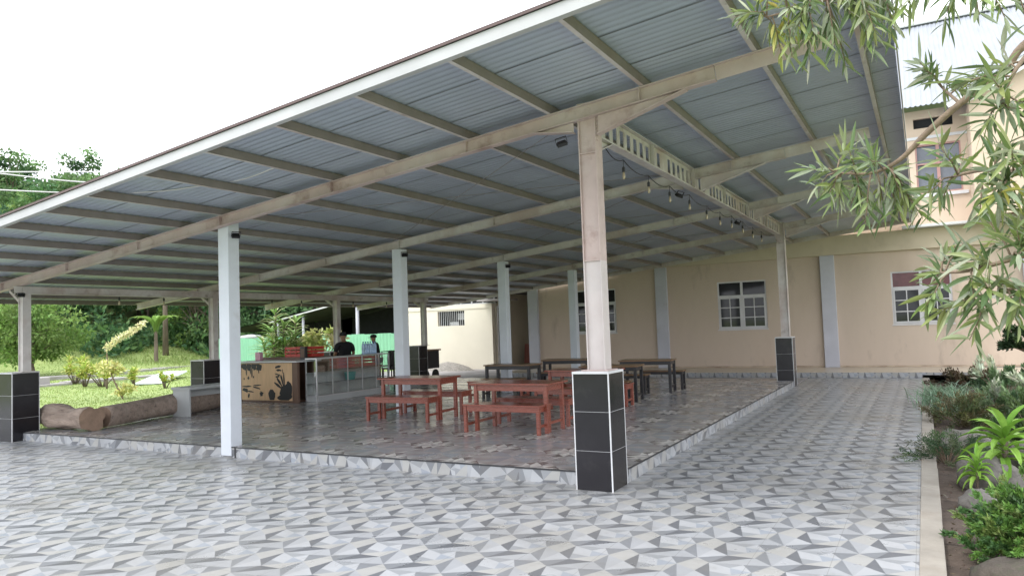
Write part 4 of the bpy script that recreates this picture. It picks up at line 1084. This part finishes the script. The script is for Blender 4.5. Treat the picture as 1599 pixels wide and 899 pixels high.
def put(proto, px, d, sc, zoff=0):
    xy = d * (fwd + rgt * (px - 800) / 1147)
    o = proto if used[id(proto)] == 0 else copy_tree(proto); used[id(proto)] += 1
    o.location = (xy[0], xy[1], hill(xy[0], xy[1]) + zoff - .1); o.rotation_euler = (0, 0, random.uniform(0, 6.28))
    o.scale = (sc * random.uniform(.92, 1.1), sc * random.uniform(.92, 1.1), sc)
    return o
random.seed(3)
for d, px0, px1, st, ch, s0, s1 in ((50, -40, 640, 66, (V2, V3, V2), .62, .85), (57, -90, 660, 62, (V1, V2, V2, V3), .85, 1.05), (66, -100, 660, 62, (V1, V3, V1), .9, 1.1), (78, -90, 480, 58, (V1, V3, V1, V3), .85, 1.1), (92, -100, 420, 66, (V1, V2, V1), .85, 1.0)):
    px = px0
    while px < px1:
        put(random.choice(ch), px + random.uniform(-18, 18), d + random.uniform(-3, 3), random.uniform(s0, s1)); px += st
for px, d, sc in ((22, 84, 1.1), (128, 86, 1.12), (215, 90, 1.0), (5, 92, 1.05), (50, 90, 1.12), (42, 96, .85), (78, 96, .8), (145, 95, .98), (168, 96, .72), (190, 98, .8), (-25, 92, 1.1), (110, 98, .7)): put(V4, px, d, sc)
random.seed(9)
nt_ = make_tree('garden_tree', 'round bright green tree on the lawn beyond the left front post', 'tree', 31, 4.1, 2.15, .7, 46, 190, .20, GB, tr=.10)
nt_.location = (-39.2, 20.6, 0)
# understory along the forest edge: nobody could count it
mb = MB(); n = 9000
px = rng.uniform(-60, 640, n); d = 46 + rng.uniform(0, 5, n) + 2 * np.sin(px * .03)
xy = d[:, None] * (fwd + rgt * ((px - 800) / 1147)[:, None])
zz = np.array([hill(a, b) for a, b in xy]) + rng.uniform(0, 1, n) ** 1.6 * (1.3 + .9 * np.sin(px * .05) + .5 * np.sin(px * .17))
cl = np.array(GR + GD)[rng.integers(len(GR + GD), size=n)] * rng.uniform(.75, 1.3, (n, 1))
D = rnd_dir(n); D[:, 2] = np.abs(D[:, 2])
leaves(mb, np.column_stack([xy, zz]), D, .45 * rng.uniform(.6, 1.3, n), .22 * rng.uniform(.7, 1.2, n), cl)
tag(mb.build('jungle_undergrowth', M['leaf_far']), kind='stuff')
# grass blades on the lawn and bank
mb = MB(); n = 26000
d = 15 + 33 * rng.uniform(0, 1, n) ** 1.2; px = rng.uniform(-30, 345, n)
xy = d[:, None] * (fwd + rgt * ((px - 800) / 1147)[:, None]); keep = (xy[:, 0] < -14.7); xy = xy[keep]; n = len(xy); d = d[keep]
zz = np.array([hill(a, b) for a, b in xy]) - .03
D = rnd_dir(n) * .6; D[:, 2] = 1
cl = np.array([(.27, .34, .11), (.32, .37, .14), (.22, .31, .09)])[rng.integers(3, size=n)] * rng.uniform(.8, 1.25, (n, 1))
leaves(mb, np.column_stack([xy, zz]), D, (.028 + .09 * (d > 42)) * rng.uniform(.6, 1.4, n) * (1 + d / 60), .014 * (1 + d / 20), cl)
tag(mb.build('lawn_grass', M['leaf_far']), kind='stuff')

# palms and banana
def make_palm(name, label, cat, seed, h, fl_, nf, cols, droop=1.3, group=None, dead=0):
    rd = random.Random(seed); random.seed(seed); t = thing(name, label, cat, group=group)
    tb = MB(); tb.tube([(0, 0, -.2), (.1, .05, h * .5), (.15, 0, h)], [.2, .15, .13], 9); tb.build('trunk', M['bark'], t, smooth=True)
    cb = MB()
    for k in range(nf):
        a = 2 * math.pi * k / nf + rd.uniform(-.2, .2); el = rd.uniform(.15, 1.1) if k % 3 else rd.uniform(-.3, .2)
        dd = Vector((math.cos(a) * math.cos(el), math.sin(a) * math.cos(el), math.sin(el))); cur = Vector((.15, 0, h)); side = dd.cross(Vector((0, 0, 1))).normalized(); ns = 16
        for i in range(ns):
            c = jit(cols[0] if k >= dead else (.45, .40, .24), .2)
            for s_ in (-1, 1):
                ld = (side * s_ + dd * .5 + Vector((0, 0, -.45))).normalized(); L2 = fl_ * .26 * (1 - (i / ns) ** 2 * .75)
                strap(cb, cur, ld, L2, .07, .5, c, 2)
            nx_ = cur + dd * (fl_ / ns); cb.tube([cur, nx_], .025 * (1 - i / ns) + .006, 4, c=c, caps=False); cur = nx_
            dd = (dd + Vector((0, 0, -droop / ns))).normalized()
    cb.build('fronds', M['leaf_far'], t); return t
pp = make_palm('palm_tree', 'palm with pale drooping fronds at the forest edge on the far left', 'palm', 41, 6.3, 3.4, 16, [(.24, .30, .12)], 2.0, 'palms at the forest edge', 6)
def pos(px, d): q = d * (fwd + rgt * (px - 800) / 1147); return (q[0], q[1], hill(*q) - .1)
pp.location = pos(62, 45)
for i, (px, d, sc, lab) in enumerate(((258, 46, .95, 'palm with dry hanging fronds behind the banana plant'), (160, 54, 1.2, 'taller palm deep in the dark forest between the two pale palms'))):
    c = copy_tree(pp); c.location = pos(px, d); c.scale = (sc,) * 3; c.rotation_euler = (0, 0, 2.1 * (i + 1)); c['label'] = lab
bn = thing('banana_plant', 'young banana plant with broad bright leaves against the dark forest', 'banana plant', pos(243, 44))
mb = MB(); mb.tube([(0, 0, -.1), (0, 0, 1.9)], [.14, .09], 8); mb.build('stem', M['bark'], bn)
mb = MB()
for k in range(9):
    a = k * 2.4; strap(mb, (0, 0, 1.8), (math.cos(a) * .5, math.sin(a) * .5, 1.3), 2.0, .46, 2.2, jit((.24, .38, .10), .15), 7, .15)
mb.build('leaves', M['leaf_far'], bn)

# croton and dracaena rosettes
def rosette(mb, c, n, L_, W_, cols, axis=(0, 0, 1), spread=1.0, droop=1.0, seg=4, upb=.3):
    c = Vector(c)
    for k in range(n):
        a = k * 2.399 + random.uniform(-.3, .3); u = (k + .5) / n
        el = .15 + (1 - u) * 0 + random.uniform(-.15, .15) + upb + u * .75
        strap(mb, c + Vector((0, 0, .02 * k * L_)), (math.cos(a) * math.cos(el) * spread, math.sin(a) * math.cos(el) * spread, math.sin(el)), L_ * random.uniform(.8, 1.1), W_, droop * random.uniform(.7, 1.3), jit(cols[k % len(cols)], .15), seg)
def bush_rosettes(name, label, cat, loc, heads, L_, W_, cols, nl=16, stem=.03, group=None, droop=1.1):
    t = thing(name, label, cat, loc, group=group); tb = MB(); cb = MB()
    for x, y, z in heads:
        tb.tube([(x * .15, y * .15, -.05), (x * .6, y * .6, z * .55), (x, y, z)], [stem, stem * .8, stem * .6], 6); rosette(cb, (x, y, z), nl, L_, W_, cols, droop=droop)
    tb.build('stem', M['bark'], t, smooth=True); cb.build('leaves', M['leaf'], t); return t
YG = [(.48, .51, .10), (.34, .45, .10), (.54, .53, .17)]
random.seed(5)
for (x, y, h, lab, sp) in ((-31.0, 17.9, 1.15, 'tall yellow green croton, leftmost behind the thin sapling', .45), (-28.6, 16.9, .9, 'yellow green croton second from the left on the lawn', .3),
                           (-27.6, 17.0, 1.0, 'bushy bright yellow croton just left of the sapling', .55), (-26.2, 16.3, .5, 'small yellow croton with dark stem left of the white slab', .2),
                           (-26.4, 17.5, .55, 'small yellow croton standing by the white slab', .2), (-23.6, 16.8, .45, 'small rounded yellow croton nearest the grey bench', .22),
                           (-33.5, 28.0, .9, 'yellow flowering shrub behind the second left post', .5)):
    hd = [(random.uniform(-sp, sp), random.uniform(-sp, sp), h * random.uniform(.35, .95)) for _ in range(11 if sp > .25 else 6)]
    bush_rosettes('croton_shrub', lab, 'shrub', (x, y, 0), [(a * .85, b * .85, c * .85) for a, b, c in hd], .32 if sp > .25 else .27, .08, YG, 14, .022, 'yellow crotons on the lawn')
sp_ = thing('flowering_sapling', 'thin leaning sapling with long diagonal spray of pale yellow blossom', 'sapling', (-20.9, 13.5, 0))
mb = MB(); st = [(0, 0, -.05), (-.25, -.12, .5), (-.45, -.2, 1.0), (-.5, -.2, 1.5), (-.25, -.05, 1.75), (.15, .15, 1.95), (.55, .35, 2.25)]
mb.tube(st, [.025, .022, .018, .015, .012, .01, .006], 6); mb.tube([(-.25, -.12, .5), (0, 0, .25), (.2, .1, .35)], .01, 5); mb.build('stem', M['twig'], sp_)
mb = MB()
for i in range(len(st) - 4):
    a, b = np.array(st[i + 3]), np.array(st[i + 4]); n = 150
    P = a + (b - a) * rng.uniform(0, 1, (n, 1)) + rnd_dir(n) * .085; leaves(mb, P, rnd_dir(n), .085, .05, jit((.7, .68, .40), .2, n))
for c, r_, n in (((-.45, -.2, .95), .28, 420), ((-.2, -.05, .85), .22, 200), ((.15, .05, .32), .2, 160), ((-.1, 0, .2), .18, 120)):
    P = np.array(c) + rnd_dir(n) * rng.uniform(.2, 1, (n, 1)) * r_ * np.array([1.3, 1.3, .6]); leaves(mb, P, rnd_dir(n), .13, .06, jit((.6, .6, .24), .25, n))
mb.build('blossom', M['leaf'], sp_)
# plants behind the counter
dr = thing('variegated_dracaena', 'tall variegated dracaena with striped leaves behind the plywood counter', 'plant', (-17.7, 16.46, 0)); tb = MB(); cb = MB(); random.seed(6)
for (x, y, zt) in ((0, 0, 2.15), (.16, .1, 1.75), (-.18, .05, 1.6), (-.28, -.1, 1.3), (.1, -.15, 1.3), (-.1, .2, 1.2), (.3, 0, 1.25)):
    tb.tube([(x * .3, y * .3, -.05), (x, y, zt)], [.03, .02], 6); k = 0; z = .75
    while z < zt:
        a = k * 2.4; rosl = .46
        strap(cb, (x * z / zt, y * z / zt, z), (math.cos(a) * .8, math.sin(a) * .8, .55 + (.6 if z > zt - .15 else 0)), rosl * random.uniform(.8, 1.1), .055, 1.1, jit([(.20, .34, .09), (.55, .60, .32), (.28, .42, .13)][k % 3], .15), 4); z += .022; k += 1
tb.build('stem', M['bark'], dr); cb.build('leaves', M['leaf'], dr)
dr.scale = (1.45, 1.45, 1.15); dr2 = copy_tree(dr); dr2.location = (-17.6, 17.2, 0); dr2.scale = (1.35, 1.35, 1.0); dr2.rotation_euler = (0, 0, 2.0); dr2['label'] = 'shorter variegated dracaena right of the tall one behind the counter'
dr['group'] = dr2['group'] = 'dracaenas behind the counter'
pc = thing('pale_shrub', 'pale cream yellow leafed shrub behind the red crate', 'shrub', (-17.4, 17.9, 0)); cb = MB(); tb = MB()
for k in range(15):
    v = rnd_dir(1)[0]; c = np.array([v[0] * .5, v[1] * .4, 1.25 + v[2] * .42]); tb.tube([(0, 0, 0), tuple(c * np.array([.5, .5, .6])), tuple(c)], [.03, .018, .008], 5)
    n = 70; P = c + rnd_dir(n) * rng.uniform(.1, 1, (n, 1)) * .2; leaves(cb, P, rnd_dir(n) + np.array([0, 0, .3]), .17, .09, jit([(.62, .63, .28), (.5, .56, .2), (.68, .65, .36)][k % 3], .18, n))
tb.build('stem', M['bark'], pc); cb.build('leaves', M['leaf'], pc); pc.scale = (1.55, 1.55, 1.12)

# slabs across the lawn
mb = MB()
for k, y in enumerate(np.arange(12, 34, 2.05)):
    x = -36.6 - .15 * (y - 20); mb.box(x - .65, x + .55, y, y + 2.0, -.04, .12 + .02 * (k % 2))
for k, y in enumerate(np.arange(10, 22, 2.6)): x = -31.2 - .1 * (y - 15); mb.box(x - .5, x + .4, y, y + 2.5, -.04, .06 + .03 * (k % 2))
tag(mb.build('slab_path', M['slab'], bevel=.01), kind='structure')
mb = MB(); mb.add([(-26.6, 17.6, .05), (-25.9, 18.3, .05), (-29.2, 21.9, .26), (-30.1, 21.3, .26), (-26.6, 17.6, .0), (-25.9, 18.3, .0), (-29.2, 21.9, .2), (-30.1, 21.3, .2)], [(0, 1, 2, 3), (7, 6, 5, 4), (0, 4, 5, 1), (1, 5, 6, 2), (2, 6, 7, 3), (3, 7, 4, 0)])
tag(mb.build('white_slab', M['slab_white']), 'bright white flat slab lying on the lawn near the small crotons', 'slab')
mb = MB(); P = [(-33.2, 15.6), (-32.4, 16.2), (-31.6, 16.8)]
for i, (x, y) in enumerate(P): mb.box(x - .35, x + .35, y - .25, y + .25, 0, .22 + .06 * i)
tag(mb.build('rubble_blocks', M['slab'], bevel=.03), 'low row of broken pale concrete blocks at the left lawn edge', 'rubble')

# ------------------------------------------------------------------ PLANTING BED
def rock(label, loc, r, seed, m, flat_=.6):
    mb = MB(); nu, nv = 26, 16
    for j in range(nv + 1):
        ph = math.pi * j / nv
        for i in range(nu):
            t = 2 * math.pi * i / nu; v = Vector((math.sin(ph) * math.cos(t), math.sin(ph) * math.sin(t), math.cos(ph)))
            k = 1 + .28 * noise.noise(v * 1.6 + Vector((seed, 0, 0))) + .12 * noise.noise(v * 4 + Vector((0, seed, 0))) + .05 * noise.noise(v * 10 + Vector((0, seed, 0)))
            mb.v.append((v.x * r[0] * k, v.y * r[1] * k, v.z * r[2] * k))
    mb.n = len(mb.v)
    for j in range(nv):
        for i in range(nu): mb.f.append([j * nu + i, (j + 1) * nu + i, (j + 1) * nu + (i + 1) % nu, j * nu + (i + 1) % nu]); mb.m.append(0); mb.c.append(None)
    o = mb.build('rock', m, smooth=True); o.location = loc
    return tag(o, label, 'rock', 'rocks in the planting bed')
rock('grey boulder under the lime green dracaena', (.46, 8.75, .05), (.28, .24, .2), 1, M['rock'])
rock('smaller flat stone in front of the grey boulder', (.34, 7.75, .0), (.16, .2, .1), 4, M['rock'])
rock('big earthy dark rock in front of the round green shrub', (.62, 5.55, -.03), (.42, .34, .2), 7, M['rock_soil'])
rock('dark rock behind the lime green dracaena', (.98, 9.4, .08), (.34, .3, .24), 9, M['rock'])
rock('pale flat rock behind the low dark fern shrub', (.34, 10.9, .04), (.34, .26, .16), 12, M['rock'])
rock('dark stone at the right edge of the bed beneath the dracaena', (.85, 8.4, .0), (.25, .2, .16), 14, M['rock'])

def dome_shrub(name, label, loc, r, n, lf, lw, cols, seed, stems=14, spread=1.0, up_=.3, group=None, mt=None):
    global rng
    rng = np.random.default_rng(seed); rd = random.Random(seed)
    t = thing(name, label, 'shrub', loc, group=group); tb = MB(); cb = MB()
    ncl = max(24, n // 70); per = n // ncl
    for k in range(ncl):
        v = rnd_dir(1)[0]; v[2] = abs(v[2]) * 1.0; q = rng.uniform(.55, 1.0)
        c = v * np.array(r) * q * (1 + .15 * rng.normal()); c[2] = max(.04, c[2])
        if k < stems * 2: tb.tube([(v[0] * .04, v[1] * .04, -.06), tuple(c * np.array([.55, .55, .5])), tuple(c)], [.012, .007, .003], 5)
        # a small spray: leaves along a short twig
        axis = (c / np.linalg.norm(c) + rnd_dir(1)[0] * .5); axis /= np.linalg.norm(axis)
        ln = max(r) * .34 * spread; u = rng.uniform(-.7, 1, (per, 1))
        P = c + axis * u * ln * .6 + rnd_dir(per) * ln * .34 * rng.uniform(.2, 1, (per, 1)); P[:, 2] = np.maximum(P[:, 2], .01)
        D = axis + rnd_dir(per) * .8; D[:, 2] += up_
        cl = np.array(cols[rng.integers(len(cols))]) * rng.uniform(.75, 1.25)
        C = np.clip(cl * (1 + rng.uniform(-.3, .3, (per, 1))) * (1 + rng.uniform(-.08, .08, (per, 3))), 0, 1)
        leaves(cb, P, D, lf * rng.uniform(.6, 1.3, per), lw * rng.uniform(.7, 1.2, per), C)
    tb.build('stem', M['twig'], t); cb.build('leaves', M['leaf'], t); return t
dome_shrub('round_shrub', 'rounded bright green fine leafed shrub in the near corner of the bed', (.72, 6.3, -.02), (.58, .58, .52), 36000, .036, .016, [(.10, .20, .045), (.14, .26, .055), (.07, .15, .045), (.18, .25, .07)], 51, spread=.42)
dome_shrub('fern_shrub', 'low dark feathery shrub leaning over the kerb', (.14, 9.9, -.02), (.44, .5, .30), 4200, .045, .010, [(.06, .115, .05), (.085, .15, .055), (.11, .14, .07)], 52, up_=-.1)
dome_shrub('brown_shrub', 'brownish green twiggy round shrub behind the low dark fern shrub', (.42, 13.2, -.02), (.50, .6, .46), 5200, .05, .018, [(.13, .135, .05), (.16, .14, .07), (.09, .12, .05)], 53)
dome_shrub('dry_shrub', 'low dry brown shrub beside the walkway slab at the back of the bed', (.85, 19.6, -.02), (.7, .6, .4), 2600, .07, .03, [(.12, .085, .05), (.09, .08, .04)], 54)
VG = [(.14, .22, .10), (.48, .52, .38), (.22, .30, .16), (.09, .16, .07)]
dome_shrub('variegated_shrub', 'white and green variegated shrub right of the brown shrub', (1.05, 13.6, -.02), (.45, .5, .56), 2600, .11, .035, VG, 55, up_=.5)
dome_shrub('variegated_shrub', 'white and green variegated shrub at the right edge of the view', (1.55, 14.3, -.02), (.5, .5, .58), 2600, .11, .035, VG, 56, up_=.5)
dome_shrub('variegated_shrub', 'tall variegated shrub farthest back beside the spiky grass', (1.25, 17.0, -.02), (.55, .5, .65), 2200, .13, .04, VG, 57, up_=.6)
dome_shrub('green_shrub', 'dark leafy low shrub behind the lime green dracaena', (1.2, 11.6, -.02), (.5, .5, .55), 2600, .08, .03, [(.05, .09, .03), (.08, .13, .04)], 58)
gc_ = thing('grass_clump', 'blue green spiky grass clump at the far end of the kerb', 'grass clump', (.3, 15.6, -.03)); cb = MB(); random.seed(8)
for k in range(520):
    x, y = random.gauss(0, .22), random.gauss(0, .8); a = random.uniform(0, 6.28)
    strap(cb, (x, y, 0), (math.cos(a) * .45, math.sin(a) * .45, 1), random.uniform(.35, .6), .016, 1.5, jit([(.19, .30, .19), (.30, .40, .28), (.13, .22, .12)][k % 3], .2), 4)
cb.build('blades', M['leaf'], gc_)
ld = thing('lime_dracaena', 'bright lime green dracaena with broad arching leaves in the bed', 'plant', (.62, 8.9, -.03)); cb = MB(); tb = MB(); random.seed(12)
LG = [(.24, .42, .06), (.30, .50, .09), (.19, .36, .05)]
tb.tube([(0, 0, -.05), (.01, 0, .22), (.03, 0, .46)], [.03, .028, .022], 8)
for k in range(30):
    u = k / 30; a = k * 2.399 + random.uniform(-.2, .2); el = .1 + 1.15 * u
    strap(cb, (.03 * u, 0, .22 + .26 * u), (math.cos(a) * math.cos(el), math.sin(a) * math.cos(el), math.sin(el)), random.uniform(.38, .56) * (1 - .15 * u), .085, 1.9 - .5 * u, jit(LG[k % 3], .12), 7, .3, random.uniform(-.3, .3), base_w=.3)
tb.build('stem', M['bark'], ld, smooth=True); cb.build('leaves', M['leaf'], ld)
ld2 = copy_tree(ld); ld2.location = (.36, 8.45, -.08); ld2.scale = (.45, .45, .62); ld2.rotation_euler = (0, 0, 1.1); ld2['label'] = 'small lime green offshoot plant on the stones left of the big dracaena'
ld['group'] = ld2['group'] = 'lime green dracaenas'
ck = dome_shrub('clipped_shrub', 'dark rounded shrub half hidden at the right edge before the cream wall', (1.75, 17.8, .9), (.45, .45, .45), 3000, .08, .04, [(.03, .06, .025), (.05, .085, .03)], 60)
mb = MB(); mb.tube([(0, 0, -.95), (.02, 0, .1)], [.05, .035], 8); mb.build('trunk', M['bark'], ck)
# litter and small stones on the soil: stuff
mb = MB(); n = 1500
P = np.column_stack([rng.uniform(.06, 1.6, n), rng.uniform(3.5, 14, n), np.full(n, -.03)]); P[:, 2] += rng.uniform(0, .03, n)
D = rnd_dir(n); D[:, 2] *= .2
leaves(mb, P, D, rng.uniform(.012, .045, n), rng.uniform(.008, .02, n), jit((.16, .12, .08), .5, n))
tag(mb.build('soil_litter', M['leaf']), kind='stuff')

# ------------------------------------------------------------------ FOREGROUND TREE (trunk stands just outside the picture, in the bed)
ft = thing('overhanging_tree', 'tree with slender grey green leaves whose branches hang in from the top right', 'tree', (.75, 2.75, -.05))
random.seed(14)
SK = [
    ([(.75, 2.75, -.1), (.72, 2.73, 1.0), (.66, 2.74, 1.8), (.58, 2.8, 2.5), (.62, 2.75, 3.3), (.66, 2.7, 4.1)], [.075, .06, .05, .04, .03, .015]),
    ([(.58, 2.80, 2.5), (.47, 2.84, 2.62), (.32, 2.77, 2.52), (.26, 2.74, 2.44), (.14, 2.73, 2.36), (.04, 2.74, 2.28), (-.04, 2.76, 2.21), (-.13, 2.78, 2.18), (-.24, 2.8, 2.2)], [.022, .017, .0125, .012, .011, .010, .008, .005, .003]),
    ([(.62, 2.75, 3.3), (.35, 2.75, 3.1), (.1, 2.75, 2.93), (-.12, 2.76, 2.83), (-.3, 2.76, 2.8), (-.44, 2.78, 2.8)], [.022, .016, .012, .009, .006, .003]),
    ([(.35, 2.75, 3.1), (.28, 2.6, 2.85), (.18, 2.6, 2.75)], [.01, .007, .004]),
    ([(.66, 2.74, 1.8), (.48, 2.6, 1.95), (.32, 2.5, 2.05), (.2, 2.5, 2.1), (.1, 2.55, 2.1)], [.018, .014, .010, .006, .003]),
    ([(.48, 2.6, 1.95), (.36, 2.45, 1.88), (.24, 2.37, 1.84), (.12, 2.38, 1.81), (.05, 2.42, 1.81)], [.012, .010, .007, .005, .003]),
    ([(.36, 2.45, 1.88), (.27, 2.33, 1.78), (.16, 2.33, 1.74)], [.008, .005, .003]),
    ([(.47, 2.84, 2.62), (.36, 2.65, 2.5), (.27, 2.5, 2.38), (.22, 2.5, 2.28)], [.010, .008, .006, .003]),
    ([(.14, 2.73, 2.36), (.1, 2.85, 2.45), (.08, 2.9, 2.5)], [.006, .004, .002]),
]
tb = MB(); nodes = []
for i, (pts, rad) in enumerate(SK):
    P = [Vector(p) for p in pts]; sm = []; rr = []
    for k in range(len(P) - 1):
        p0, p1, p2, p3 = P[max(k - 1, 0)], P[k], P[k + 1], P[min(k + 2, len(P) - 1)]
        for q in range(5):
            u = q / 5; sm.append(.5 * ((2 * p1) + (-p0 + p2) * u + (2 * p0 - 5 * p1 + 4 * p2 - p3) * u * u + (-p0 + 3 * p1 - 3 * p2 + p3) * u ** 3)); rr.append(rad[k] * (1 - u) + rad[k + 1] * u)
    sm.append(P[-1]); rr.append(rad[-1]); 
    rr = [r * (1 + .12 * noise.noise(p * 18)) for r, p in zip(rr, sm)]
    tb.tube(sm, rr, 9)
    if i: nodes += sm[3:]
HEADS = [(-.46, 2.77, 2.82), (-.41, 2.81, 2.73), (-.34, 2.73, 2.80), (-.30, 2.75, 2.68), (-.24, 2.78, 2.76), (-.20, 2.81, 2.65), (-.14, 2.72, 2.75), (-.12, 2.74, 2.67), (-.05, 2.78, 2.73), (-.01, 2.68, 2.74), (-.43, 2.78, 2.90), (-.27, 2.76, 2.85), (-.17, 2.71, 2.81), (-.38, 2.82, 2.79), (-.08, 2.75, 2.82),
    (.05, 2.61, 2.71), (.13, 2.65, 2.67), (.19, 2.57, 2.65), (.25, 2.61, 2.61), (.29, 2.52, 2.60),
    (-.28, 2.79, 2.21), (-.22, 2.83, 2.26), (-.18, 2.85, 2.19), (-.12, 2.77, 2.21), (-.08, 2.80, 2.18), (-.17, 2.86, 2.13), (-.10, 2.79, 2.09), (-.05, 2.76, 2.12), (-.02, 2.77, 2.08), (-.24, 2.88, 2.14),
    (.07, 2.86, 2.50), (.12, 2.89, 2.47), (.20, 2.59, 2.40), (.25, 2.51, 2.39), (.26, 2.40, 2.26), (.22, 2.50, 2.27), (.21, 2.50, 2.13), (.12, 2.57, 2.12), (.08, 2.55, 2.06), (.16, 2.48, 2.00), (.21, 2.39, 2.03), (.25, 2.42, 1.96), (.19, 2.39, 1.90), (.22, 2.29, 1.84), (.16, 2.37, 1.83), (.09, 2.45, 1.86), (.05, 2.43, 1.81), (.12, 2.35, 1.77), (.18, 2.33, 1.76), (.22, 2.30, 1.74), (.14, 2.37, 1.72), (.26, 2.41, 2.09), (.29, 2.36, 1.92), (.30, 2.45, 2.2)]
HEADS += [(x + random.uniform(-.06, .06), y + random.uniform(-.12, .05), z + random.uniform(-.07, .05)) for x, y, z in HEADS[:15] + HEADS[20:]]
for k in range(46): # rest of the crown beyond the picture
    HEADS.append((random.uniform(.45, 1.3), random.uniform(2.2, 3.4), random.uniform(2.2, 4.2)))
    nodes.append(Vector((.64, 2.74, random.uniform(2.4, 4))))
cb = MB()
LT = [(.17, .22, .075), (.22, .27, .085), (.11, .17, .065), (.26, .30, .19), (.24, .29, .12), (.30, .33, .23), (.09, .14, .055)]
LY = [(.32, .36, .08), (.40, .36, .08)]
for hi_, h in enumerate(HEADS):
    h = Vector(h); nd = min(nodes, key=lambda q: (q - h).length); ax = (h - nd)
    if ax.length < .02: ax = Vector((random.uniform(-1, 1), random.uniform(-1, 1), .3)) * .05
    mid = nd.lerp(h, .55) + Vector((0, 0, .012))
    hang = h.z > 2.55
    e = h + ax.normalized() * .05 + Vector((0, 0, -.03 if hang else .0))
    tb.tube([nd, mid, h, e], [.0034, .0028, .002, .001], 5)
    pth = [nd.lerp(h, .35), h, e]
    ax.normalize(); yel = hi_ in (1, 10, 13, 40, 52)
    n_ = random.randint(12, 18)
    for k in range(n_):
        u = (k + .5) / n_
        p = pth[0].lerp(pth[1], u / .6) if u < .6 else pth[1].lerp(pth[2], (u - .6) / .4)
        a = k * 2.399 + random.uniform(-.5, .5); side = ax.orthogonal().normalized(); side = Quaternion(ax, a) @ side
        f_ = random.uniform(.25, 1.3); d = side * random.uniform(.6, 1.1) + ax * f_ + Vector((0, 0, random.uniform(-1.3, -.1) if hang else random.uniform(-.5, .35)))
        c = random.choice(LY if (yel and random.random() < .5) else LT)
        strap(cb, p, d, random.uniform(.045, .115), random.uniform(.009, .016), random.uniform(.0, .6), jit(c, .18), 5, random.uniform(.05, .3), random.uniform(-1.4, 1.4), base_w=.16)
tb2 = tb.build('trunk', M['twig'], ft, world=True, smooth=True); cb.build('leaves', M['leaf'], ft, world=True)
